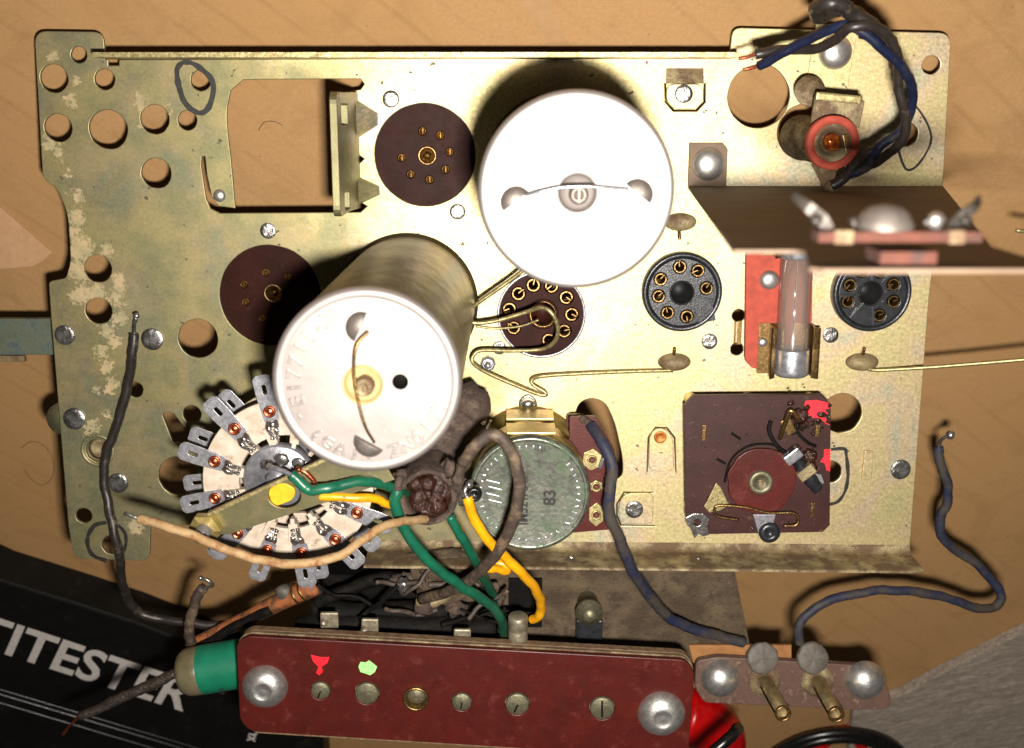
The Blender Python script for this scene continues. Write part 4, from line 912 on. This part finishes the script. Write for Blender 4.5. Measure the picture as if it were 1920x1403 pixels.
wire('green_wire', 'middle green wire dropping behind the yellow wire', 'wire', [(842, 968, 40), (862, 1000, 38), (885, 1040, 34), (905, 1080, 24), (930, 1125, 4), (940, 1150, -6)], 1.1, M['wire_green'])
wire('yellow_wire', 'bright yellow wire ending at the steel post', 'wire', [(876, 935, 44), (886, 965, 43), (905, 1000, 41), (938, 1036, 38), (975, 1072, 34), (1003, 1105, 28), (1014, 1130, 22), (1010, 1155, 18), (998, 1162, 16)], 1.15, M['wire_yellow'],
     [([(877, 938, 44), (872, 922, 44), (880, 908, 43)], .6, 'solder', 1.0)])
wire('yellow_wire', 'ochre loop of yellow wire under the bright one', 'wire', [(850, 975, 26), (885, 1040, 22), (905, 1062, 18), (930, 1068, 16), (950, 1072, 14), (945, 1058, 14), (920, 1055, 14)], 1.0, M['wire_yellow'])
wire('brown_black_wire', 'thick dusty black wire looping over the potentiometer', 'wire', [(868, 868, 46), (890, 840, 48), (915, 818, 49), (940, 820, 49), (962, 850, 48), (974, 900, 47), (968, 960, 45), (950, 1005, 42), (925, 1045, 38), (885, 1085, 30), (840, 1110, 20), (790, 1125, 10)], 1.35, M['wire_dusty'],
     [([(872, 864, 46), (862, 878, 45), (858, 900, 44)], 1.0, 'dirtbrown', 1.3)])
wire('blue_wire', 'dusty blue-grey wire from the potentiometer terminals to the socket strip', 'wire', [(1108, 800, 18), (1125, 822, 22), (1138, 850, 24), (1150, 885, 25), (1142, 930, 25), (1145, 970, 24), (1165, 1020, 22), (1185, 1068, 18), (1215, 1115, 12), (1255, 1158, 6),
     (1310, 1182, 2), (1360, 1196, -1), (1395, 1206, -2)], 1.4, M['wire_greyblue'], [([(1110, 803, 18), (1100, 790, 17), (1094, 786, 16)], .8, 'dirtbrown', 1.0)])
wire('blue_wire', 'dark blue wire curling beside the chassis with a soldered tip', 'wire', [(1760, 838, -6), (1764, 870, -6), (1776, 905, -7), (1776, 940, -8), (1764, 970, -9), (1764, 1000, -10), (1790, 1030, -12), (1830, 1058, -13), (1862, 1090, -14), (1876, 1120, -14), (1862, 1140, -14), (1825, 1138, -12),
     (1770, 1120, -10), (1700, 1108, -8), (1640, 1108, -7), (1570, 1122, -6), (1522, 1145, -5), (1500, 1175, -5), (1500, 1208, -5)], 1.25, M['wire_greyblue'], [([(1760, 842, -6), (1764, 830, -5), (1775, 820, -4), (1782, 816, -4)], .45, 'solder', 1.1)])
# twisted pair at the lamp holder
def twisted(centre, n, amp, ph, z0):
    p = cat([P(*q) for q in centre], 8); out = []
    for i, q in enumerate(p):
        t = i / (len(p) - 1); tg = (p[min(i + 1, len(p) - 1)] - p[max(i - 1, 0)]).normalized(); s = tg.cross(Vector((0, 0, 1))).normalized()
        a = ph + n * 2 * math.pi * t; out.append(q + s * amp * math.cos(a) + Vector((0, 0, 1)) * amp * math.sin(a))
    return out
cl = [(1420, 112, 30), (1480, 92, 34), (1540, 75, 40), (1590, 50, 46), (1640, 62, 46), (1678, 105, 42), (1694, 150, 38), (1702, 200, 34), (1690, 250, 30), (1655, 285, 26), (1625, 312, 22), (1590, 318, 20)]
for (nm, lab, mt, ph) in (('blue_wire', 'blue strand of the twisted pair hanging by the lamp holder', 'wire_blue', 0.3), ('black_wire', 'black strand of the twisted pair hanging by the lamp holder', 'wire_black', math.pi + .3)):
    pts = twisted(cl, 2.4, 1.25, ph, 0); o = solo(nm, G().tube(pts, 1.02, 12, 1, .1), M[mt], lab, 'wire', pts[0], 'blue wires' if nm[1] == 'l' and nm[2] == 'u' else 'black wires')
    part('bare_end', G().tube([pts[0], pts[0] + Vector((-1.6, -.6, .1)), pts[0] + Vector((-3.4, -.9, 0))], .35, 7), M['copper'], o)
wire('black_wire', 'fat black wire knotted above the lamp bracket', 'wire', [(1535, 35, 40), (1530, 18, 44), (1550, 5, 48), (1580, 8, 48), (1600, 25, 46), (1635, 50, 44), (1668, 80, 40), (1680, 120, 36)], 1.5, M['wire_black'],
     [([(1535, 38, 40), (1528, 28, 40), (1522, 15, 41)], .6, 'tin', .6)], rough=.2)
wire('black_wire', 'second black wire loop crossing the top of the lamp bracket', 'wire', [(1542, 32, 34), (1570, 20, 38), (1600, 22, 40), (1625, 40, 40), (1640, 62, 36), (1615, 60, 34)], 1.3, M['wire_black'])
wire('black_wire', 'short black wire soldered to the lamp holder lug', 'wire', [(1560, 347, 19), (1580, 335, 20), (1603, 310, 22), (1625, 288, 24), (1640, 280, 25)], 1.15, M['wire_black'])

# ------------------------------------------------------------------ round tag tube where the coloured wires meet
q = P(802, 935, 40); RR = L(802, 935, 40, 56)
tube_c = thing('coil_former', 'dusty brown tube with resin filled end and solder tags', 'coil former', (q.x, q.y, 0))
part('former_body', G().lathe([(RR * 1.1, -2), (RR * 1.05, 10), (RR, 30), (RR * 1.0, 39), (RR * .92, 40.5), (RR * .8, 39.5), (RR * .78, 36)], (q.x, q.y, 0), n=40, jit=.5), M['dirtbrown'], tube_c)
g = G()
for i in range(14):
    a = random.random() * 6.28; r_ = random.random() * RR * .62; g.blob((q.x + r_ * math.cos(a), q.y + r_ * math.sin(a), 37.5 + random.random()), random.uniform(1, 2.2), .5, 2, 1.3)
g.lathe([(RR * .8, 36), (RR * .6, 37.5), (0, 38)], (q.x, q.y, 0), n=30, jit=.6)
part('resin_fill', g, M['resin'], tube_c)
for (u, v, rz) in ((752, 900, 0), (860, 905, 1.2), (872, 935, .4), (845, 880, .8)):
    c = P(u, v, 40); part('solder_tag', G().blob(c, 2.0, .6, 2, 1.2, (.8, 1.2, .6)).box(c + Vector((0, 0, -1)), (2.2, 4.5, .8), rz, .2), M['dirtbrown'] if v < 930 else M['solder'], tube_c)
part('black_bead', G().lathe([(1.5, 0), (1.7, 1), (1.5, 2.4), (.8, 2.4), (.7, 1.6), (0, 1.6)], P(890, 922, 40), n=18), M['gloss_black'], tube_c)
# dusty paper capacitor behind it
A, B = P(868, 780, 14), P(800, 900, 22)
cap2 = solo('paper_capacitor', G().tube([A, A.lerp(B, .3), A.lerp(B, .7), B], 6.6, 22, 5, .08), M['dirtbrown'], 'fat dusty brown tubular capacitor half hidden below the leaning can', 'capacitor', A)
part('end_bead', G().blob(A + Vector((1.5, 3, 1)), 5.2, .25, 3), M['dirtbrown'], cap2)
part('lead', G().tube([A + Vector((3, -1, 2)), P(905, 812, 10), P(920, 790, 4)], .5, 8), M['tin'], cap2)

# ------------------------------------------------------------------ transformer and its dusty frame below the chassis
fr = thing('transformer', 'dark dusty transformer and frame sticking out below the chassis', 'transformer', P(1000, 1150, -20))
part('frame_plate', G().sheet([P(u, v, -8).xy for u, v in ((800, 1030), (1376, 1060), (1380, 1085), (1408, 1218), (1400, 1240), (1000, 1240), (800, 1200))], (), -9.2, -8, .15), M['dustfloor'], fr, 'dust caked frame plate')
part('core', G().box((P(800, 1140, -14).x, P(800, 1160, -14).y, -22), (L(0, 0, -14, 215) * 2, 26, 17), None, .6), M['dark'], fr)
part('winding', G().tube([P(u, v, -4) for u, v in ((585, 1140), (650, 1150), (740, 1148), (850, 1148), (930, 1158))], 3.0, 14, 5, .15), M['black_cloth'], fr)
part('winding', G().tube([P(u, v, -2) for u, v in ((560, 1180), (660, 1172), (800, 1175), (930, 1180))], 3.4, 14, 5, .2), M['black_cloth'], fr)
part('sleeve', G().tube([P(u, v, 2) for u, v in ((590, 1130), (640, 1110), (690, 1090), (740, 1082), (780, 1085))], 1.7, 12, 5, .2), M['black_cloth'], fr)
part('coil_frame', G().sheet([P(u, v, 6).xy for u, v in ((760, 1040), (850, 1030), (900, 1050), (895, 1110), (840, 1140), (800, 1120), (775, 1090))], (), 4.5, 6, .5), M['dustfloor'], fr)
g = G().blob(P(830, 1060, 5), 5.5, .5, 3, 1.3, (1.2, .8, .5)).blob(P(812, 1095, 5), 4.2, .6, 3, 1.3, (1.1, .8, .5)).blob(P(870, 1085, 4), 4.4, .5, 3, 1.3, (1.1, .8, .4)); part('dust_clump', g, M['dustfloor'], fr)
part('solder_lump', G().blob(P(757, 1100, 8), 2.2, .6, 3, 2, (.8, 1.1, .7)), M['solder'], fr)
part('crimp', G().tube([P(u, v, 6) for u, v in ((780, 1128), (815, 1128), (845, 1112), (870, 1100))], 1.5, 12, 4, .2), M['dusty'], fr)
random.seed(23)
for i in range(12):
    u0, v0 = random.uniform(590, 900), random.uniform(1085, 1165); z0_ = random.uniform(0, 12); a = random.uniform(-.7, .5)
    pts_ = [P(u0 + k * 34 * math.cos(a) + random.uniform(-9, 9), v0 + k * 34 * math.sin(a) + random.uniform(-9, 9), z0_ + random.uniform(-2, 2)) for k in range(4)]
    part('tangled_wire', G().tube(pts_, random.uniform(.35, .8), 8, 4, .2), M[random.choice(['black_cloth', 'black_cloth', 'dirtbrown', 'wire_dusty'])], fr)
g = G()
for i in range(16): g.blob(P(random.uniform(740, 930), random.uniform(1050, 1150), random.uniform(0, 6)), random.uniform(1, 2.6), .8, 2, 2.2, (1.2, 1, .6))
part('dust_clump', g, M['dirtbrown'], fr)
s_ = P(1105, 1150, 0)
part('screw', G().lathe([(2.8, -8), (2.8, -1.5), (3.6, -1.2), (3.6, 0), (2.2, .5), (2.0, 1.6), (1.2, 2.2), (0, 2.4)], s_, n=24), M['nk'], fr)
part('black_block', G().box(P(1104, 1182, -4), (7.0, 8.0, 5), None, .4), M['black_pl'], fr)
part('dark_gap', G().box(P(985, 1130, -7), (9, 14, 1.0), None, .2), M['dark'], fr)
for (u, v, w, h_) in ((618, 1166, 34, 26), (694, 1180, 32, 30), (867, 1196, 32, 24)):
    part('tinned_lug', G().box(P(u, v - 4, 16), (L(u, v, 16, w / 2) * 2, L(u, v, 16, h_ / 2) * 2.4, 1.2), random.uniform(-.15, .1), .4).blob(P(u - 10, v + 2, 16.8), 1.0, .5, 2), M['lugdull'], fr)
pp = P(971, 1200, 14); pt = P(973, 1150, 14)
part('steel_post', G().lathe([(2.2, 0), (2.4, .3), (2.4, 5.2), (2.1, 5.6), (2.4, 6.0), (2.4, 9.0), (2.0, 9.3), (0, 9.3)], pp + Vector((0, 0, 4)), (0, 1, .15), n=24), M['lugdull'], fr)

# ------------------------------------------------------------------ red-brown terminal board in front
ZR = 24.0
R_ = lambda u, v, h=0: P(u, v, ZR + h)
kb = L(870, 1290, ZR, 1)
rb = thing('terminal_board', 'red-brown paxolin voltage terminal board with six screws and two domed rivets', 'terminal board', R_(870, 1300))
rb_front = rnd([R_(u, v).xy for u, v in ((441, 1193), (460, 1184), (1290, 1240), (1303, 1252), (1290, 1470), (1270, 1480), (500, 1420), (450, 1372))], [2, 2, 2, 2, 2, 2, 2, 2])
face = [R_(u, v).xy for u, v in ((443, 1208), (462, 1193), (1285, 1238), (1302, 1258), (1291, 1412), (1278, 1422), (470, 1372), (450, 1352))]
scr = [(601, 1295, 18), (688, 1300, 22), (866, 1316, 18), (970, 1320, 22), (1129, 1328, 23)]
hs = [circ(R_(u, v).x, R_(u, v).y, r * kb * 1.06, 28) for u, v, r in scr] + [circ(R_(780, 1310).x, R_(780, 1310).y, 20 * kb, 28)]
part('front_plate', G().sheet(rnd(face, [1.6] * 8), hs, ZR - 1.6, ZR, .2), M['paxolin_red'], rb)
back = [Vector((p.x, p.y - .9)) + Vector((0, 0)) for p in face]
part('middle_strip', G().sheet(rnd([Vector((p.x, p.y + .25)) for p in face], [1.6] * 8), (), ZR - 2.9, ZR - 1.7, .1), M['dusty'], rb)
part('back_plate', G().sheet(rnd([Vector((p.x + .2, p.y + (.3 if i < 4 else -2.2))) for i, p in enumerate(face)], [1.6] * 8), (), ZR - 5.5, ZR - 3.0, .15), simple('brown_board_edge', '#7a6248', '#5c4430', .7, 0, .6, .4, 2), rb)
for (u, v, r) in scr:
    q = R_(u, v, -.9); rr = r * kb; a = random.uniform(-.5, .2)
    sc_ = part('screw', G().lathe([(rr, -1), (rr, .35), (rr * .9, .5), (0, .52)], q, n=28), M['nk'], rb)
    if r != 22 or u == 970: part('slot', G().box(q + Vector((math.sin(a) * rr * .3, -rr * .35 * (0 if u == 1129 else 1), .5)), (rr * .16, rr * (1.5 if u == 1129 else .8), .16), a if u != 1129 else .02), M['dark'], sc_)
q = R_(780, 1310); e = 25 * kb; ey = part('eyelet', G().lathe([(e, 0), (e, .4), (e * .9, .75), (e * .78, .6), (e * .72, 0), (e * .70, -2)], q, n=36), M['brass'], rb)
part('screw', G().lathe([(e * .7, -1.6), (e * .6, -1.2), (0, -1.1)], q, n=24), M['nk'], rb)
for (u, v, r) in ((497, 1287, 43), (1240, 1338, 45)):
    q = R_(u, v); rr = r * kb
    part('domed_rivet', G().lathe([(rr, 0), (rr * .98, .5), (rr * .86, 1.7), (rr * .66, 2.7), (rr * .44, 3.2), (rr * .36, 3.15), (rr * .3, 2.95), (rr * .12, 3.0), (0, 3.05)], q, n=40), M['alu'], rb)
def ppoly(name, uv, mat): part(name, G().sheet([R_(u, v).xy for u, v in uv], (), ZR + .01, ZR + .1, .03), mat, rb)
ppoly('red_mark', [(583, 1228), (600, 1232), (618, 1232), (614, 1243), (603, 1250), (605, 1260), (599, 1266), (593, 1262), (597, 1250), (587, 1240)], M['pred'])
ppoly('green_mark', [(672, 1250), (676, 1241), (686, 1242), (692, 1238), (700, 1244), (707, 1250), (703, 1260), (694, 1266), (686, 1263), (676, 1260)], M['pgreen'])

# green axial capacitor behind the board's left end, and its braided lead
A, B = P(345, 1262, 6), P(560, 1225, 6); d = (B - A).normalized(); r_ = L(400, 1250, 6, 46)
gc = thing('axial_capacitor', 'green sleeved axial capacitor poking out behind the left end of the red board', 'capacitor', A)
part('sleeve', G().lathe([(r_, 5), (r_ * 1.0, 28)], A, d, n=36), M['greenfoil'], gc)
part('plastic_end', G().lathe([(0, -1.3), (r_ * .5, -1.2), (r_ * .8, -.6), (r_ * .93, .6), (r_ * .98, 2), (r_ * .99, 5), (r_ * .97, 5.2)], A, d, n=36), M['clear'], gc)
q = R_(0, 0)
part('sleeve_print', G().text('G', 2.2, .05, Matrix.Translation(P(420, 1281, 6) + Vector((0, 0, r_ * .9))), 0), M['ink'], gc)
bl = wire('braided_lead', 'dark braided lead with bare copper tip hanging over the lettered black case', 'wire', [(345, 1262, 6), (325, 1265, 6), (290, 1280, 6), (240, 1303, 6), (195, 1325, 6), (150, 1342, 6)], lambda t: 1.15 + .25 * math.sin(t * 3.1), M['cloth'],
     [([(150, 1342, 6), (142, 1348, 6), (130, 1362, 6), (118, 1378, 6)], .42, 'copper', .3)], rough=.3)
# long dark resistor with brass band, dusty sleeve
A, B = P(595, 1095, 2), P(355, 1212, -6); dd = (B - A).normalized()
rs = thing('tubular_resistor', 'brown tubular resistor with bright bands slanting under the switch', 'resistor', A)
part('tube_body', G().tube([A, A.lerp(B, .3), A.lerp(B, .6), B], lambda t: 2.7 - 1.0 * t, 18, 4, .06), simple('aged_resistor', '#9a5a34', '#7a4a2a', .6, 0, .3, .3, 1.2, dirt='#3a2a1e', dirt_th=.5, dsc=.15), rs)
for t_ in (.10, .15): c = A.lerp(B, t_); part('band', G().lathe([(2.75, -.35), (2.95, 0), (2.75, .35)], c, dd, n=24), M['brass'], rs)
part('mount_cap', G().blob(A.lerp(B, .22) + Vector((-1, 2.0, .5)), 2.2, .3, 2, 1), M['greycap'], rs)
part('black_sleeve', G().tube([A.lerp(B, .35) + Vector((0, 0, 2.4)), A.lerp(B, .6) + Vector((0, 0, 2)), B + Vector((-3, -3, 2))], 1.3, 10, 5, .1), M['black_cloth'], rs)
wire('grey_sleeved_wire', 'short dusty grey sleeved wire standing below the switch lugs', 'wire', [(380, 1102, 6), (365, 1130, 4), (357, 1160, 2), (356, 1190, 0), (360, 1210, -2)], 1.35, M['wire_dusty'],
     [([(382, 1104, 6), (398, 1098, 7), (390, 1088, 8), (376, 1084, 8)], .45, 'solder', .6)], rough=.3)

# ------------------------------------------------------------------ socket strip at the lower right
ZK = -2.0; K = lambda u, v, h=0: P(u, v, ZK + h); kk = L(1480, 1280, ZK, 1)
ks = thing('socket_strip', 'brown two-way pin socket strip on domed rivets at the lower right', 'socket strip', K(1480, 1290))
part('strip_board', G().sheet(rnd([K(u, v).xy for u, v in ((1305, 1240), (1345, 1232), (1640, 1250), (1665, 1290), (1673, 1320), (1660, 1330), (1600, 1332), (1320, 1318), (1303, 1290))], 1.5), (), ZK - 2.2, ZK, .3), simple('pinkish_brown_board', '#5e463c', '#4e3a30', .55, 0, .3, .3, 2, dirt='#8a7060', dirt_th=.6, dsc=.3), ks)
part('back_board', G().sheet([K(u, v, -3).xy for u, v in ((1292, 1212), (1485, 1212), (1485, 1245), (1300, 1245))], (), ZK - 4.6, ZK - 3.4, .2), simple('tan_board', '#9a6a3c', '#84582e', .6, 0, .3, .3, 2), ks)
for (u, v, r) in ((1350, 1270, 37), (1620, 1274, 38)):
    q = K(u, v); rr = r * kk; part('domed_rivet', G().lathe([(rr, 0), (rr * .97, .9), (rr * .82, 2.6), (rr * .6, 3.8), (rr * .3, 4.5), (0, 4.7)], q, n=36), M['alu'], ks)
for (u, v) in ((1433, 1276), (1533, 1278)):
    q = K(u, v); rr = 31 * kk
    so = part('pin_socket', G().lathe([(rr, 0), (rr * .97, .5), (rr * .7, 1.0), (rr * .45, 1.0), (rr * .42, -2)], q, n=32), M['dusty'], ks)
    tip = P(u + 35, v + 62, ZK + 17); d = (tip - q).normalized(); h = (tip - q).length
    g = G()
    for s_ in (-1, 1):
        vs, fs = [], []; nn = 10
        for i in range(2):
            for k in range(nn + 1):
                a = (.25 + 2.64 * k / nn) * s_
                for rad in (1.95, 1.6): vs.append((math.cos(a) * rad, math.sin(a) * rad, -1 if i == 0 else h))
        W_ = (nn + 1) * 2
        for k in range(nn):
            b0 = k * 2; fs += [(b0, b0 + 2, b0 + 2 + W_, b0 + W_), (b0 + 1, b0 + 1 + W_, b0 + 3 + W_, b0 + 3), (b0 + W_, b0 + 2 + W_, b0 + 3 + W_, b0 + 1 + W_)]
        qr = Vector((0, 0, 1)).rotation_difference(d); g.add([qr @ Vector(x) + q for x in vs], fs, True)
    part('split_pin', g, simple('tarnished_brass', '#857454', '#a08c60', .42, .8, .6, .2, 1.5), so)
    part('pin_ring', G().lathe([(2.05, -.6), (2.15, .1), (2.0, .45), (1.6, .2), (1.5, -.8)], tip, d, n=32), M['brass'], so)
for (u, v) in ((1430, 1240), (1524, 1240)):
    q = K(u, v - 6, 0); rr = 30 * kk
    part('pin_cap', G().lathe([(rr * .9, -2.4), (rr, -.4), (rr * .97, .3), (rr * .88, .6), (rr * .5, .55), (0, .7)], q, (.05, .3, 1), n=32, jit=.35), M['greycap'], ks)

# ------------------------------------------------------------------ multimeter, plug, cable
MT = 14.0
mx_uv = [(-120, 1035), (0, 1089), (150, 1135), (250, 1167), (350, 1205), (470, 1262), (560, 1320), (606, 1372), (612, 1500), (640, 1700), (-300, 1700), (-200, 1100)]
pts = [(MW @ (PC(u, v, MT) / 1000)) for u, v in mx_uv]; cen = sum(pts, Vector()) / len(pts)
mm = bpy.data.objects.new('multimeter', None); COL.objects.link(mm); mm.location = (cen.x, cen.y, .0002); tag(mm, 'black multimeter case with white lettering at the lower left', 'multimeter'); BASE[mm.name] = Vector((0, 0, 0))
part('case', G().sheet([((p.x - cen.x) * 1000, (p.y - cen.y) * 1000) for p in pts], (), 0, MT - .2, .8), M['meter'], mm)
def mloc(u, v): p = MW @ (PC(u, v, MT) / 1000); return Vector(((p.x - cen.x) * 1000, (p.y - cen.y) * 1000, MT - .2))
a, b = mloc(9, 1225), mloc(344, 1333); up = mloc(31, 1170) - a
ang = math.atan2(b.y - a.y, b.x - a.x); base_dir = (b - a).normalized(); capH = abs(up.dot(Vector((-base_dir.y, base_dir.x, 0))))
def lettering(txt, width_frac, end, capH, ang, length_of):
    cu_size = capH / .70
    g = G().text(txt, cu_size, .03, Matrix.Identity(4), capH * .030)
    xs = [q.x for q in g.v]; full = max(xs) - min(xs)
    g2 = G().text(length_of, cu_size, .03, Matrix.Identity(4), capH * .030); xs2 = [q.x for q in g2.v]; part_w = max(xs2) - min(xs2)
    kx = width_frac / part_w; x1 = max(xs)
    mx = Matrix.Translation(end + Vector((0, 0, .01))) @ Matrix.Rotation(ang, 4, 'Z')
    g.v = [mx @ Vector(((q.x - x1) * kx, q.y, q.z)) for q in g.v]; return g
part('lettering', lettering('MULTITESTER', (b - a).length, b, capH, ang, 'ITESTER'), M['print'], mm)
e0 = mloc(484, 1372); part('small_lettering', G().text('YX', mloc(467, 1380).x and 3.6, .03, Matrix.Translation(e0 + Vector((-3.0, -.3, .01))) @ Matrix.Rotation(ang - math.pi / 2 + .2, 4, 'Z'), .25), M['print'], mm)
for (va, vb, r_) in ((1293, 1403, .35), (1302, 1412, .5), (1318, 1428, .4)):
    p0, p1 = mloc(-20, va - 6), mloc(370, vb); dd_ = p1 - p0
    part('moulded_rib', G().tube([p0 - dd_ * .2, p0, p0 + dd_ * .5 + Vector((0, 0, 0)), p1, p1 + dd_ * .5], r_, 8, 3), M['gloss_black'], mm)
plug = solo('probe_plug', G().tube([PC(1275, 1340, 10), PC(1330, 1360, 10), PC(1350, 1400, 10), PC(1330, 1460, 10)], lambda t: 10.5 - 1.5 * t, 20, 5), M['redpl'], 'glossy red plastic probe plug behind the right end of the red board', 'probe', PC(1330, 1370, 0))
c = PC(1560, 1470, 6)
cab = thing('black_cable', 'coiled glossy black cable at the bottom edge under the pin sockets', 'cable', PC(1560, 1470, 0))
for (rad, off, th) in ((29, 5, 1.9), (25.0, 9, 1.9), (28, 12.5, 1.8)):
    cc = MW @ (PC(1560, 1462, off) / 1000); pts = []
    inv = MW.inverted()
    for k in range(41):
        a = 2 * math.pi * k / 40; w_ = inv @ Vector((cc.x + rad / 1000 * math.cos(a), cc.y + rad / 1000 * math.sin(a), cc.z)); pts.append(w_ * 1000)
    part('cable_turn', G().tube(pts, th, 12, 1), M['gloss_black'], cab)
rp = solo('red_probe_tip', G().tube([PC(1510, 1420, 3), PC(1560, 1380, 3), PC(1600, 1376, 3), PC(1625, 1420, 2)], 2.6, 14, 5), M['redpl'], 'small piece of red plastic showing above the coiled black cable', 'probe', PC(1585, 1375, 0))
wire('black_cable_end', 'black cable crossing the red plug at the bottom edge', 'cable', [(1300, 1440, 2), (1340, 1408, 2), (1372, 1380, 0), (1382, 1365, -6)], 1.6, M['gloss_black'])
# hairs on the cardboard
for (pts_, lab) in (([(40, 840), (60, 828), (85, 838), (100, 865), (98, 895), (80, 910), (60, 900), (45, 880)], 'thin curled dark hair on the cardboard left of the chassis'), ([(485, 245), (495, 230), (515, 228), (530, 236)], 'tiny curled hair seen through the rectangular window')):
    p_ = [PC(u, v, .3) for u, v in pts_]; solo('hair', G().tube(p_, .07, 5), M['ink'], lab, 'hair', p_[0])

for o in [o for o in COL.objects if o.name.startswith('tmp')]: bpy.data.objects.remove(o)
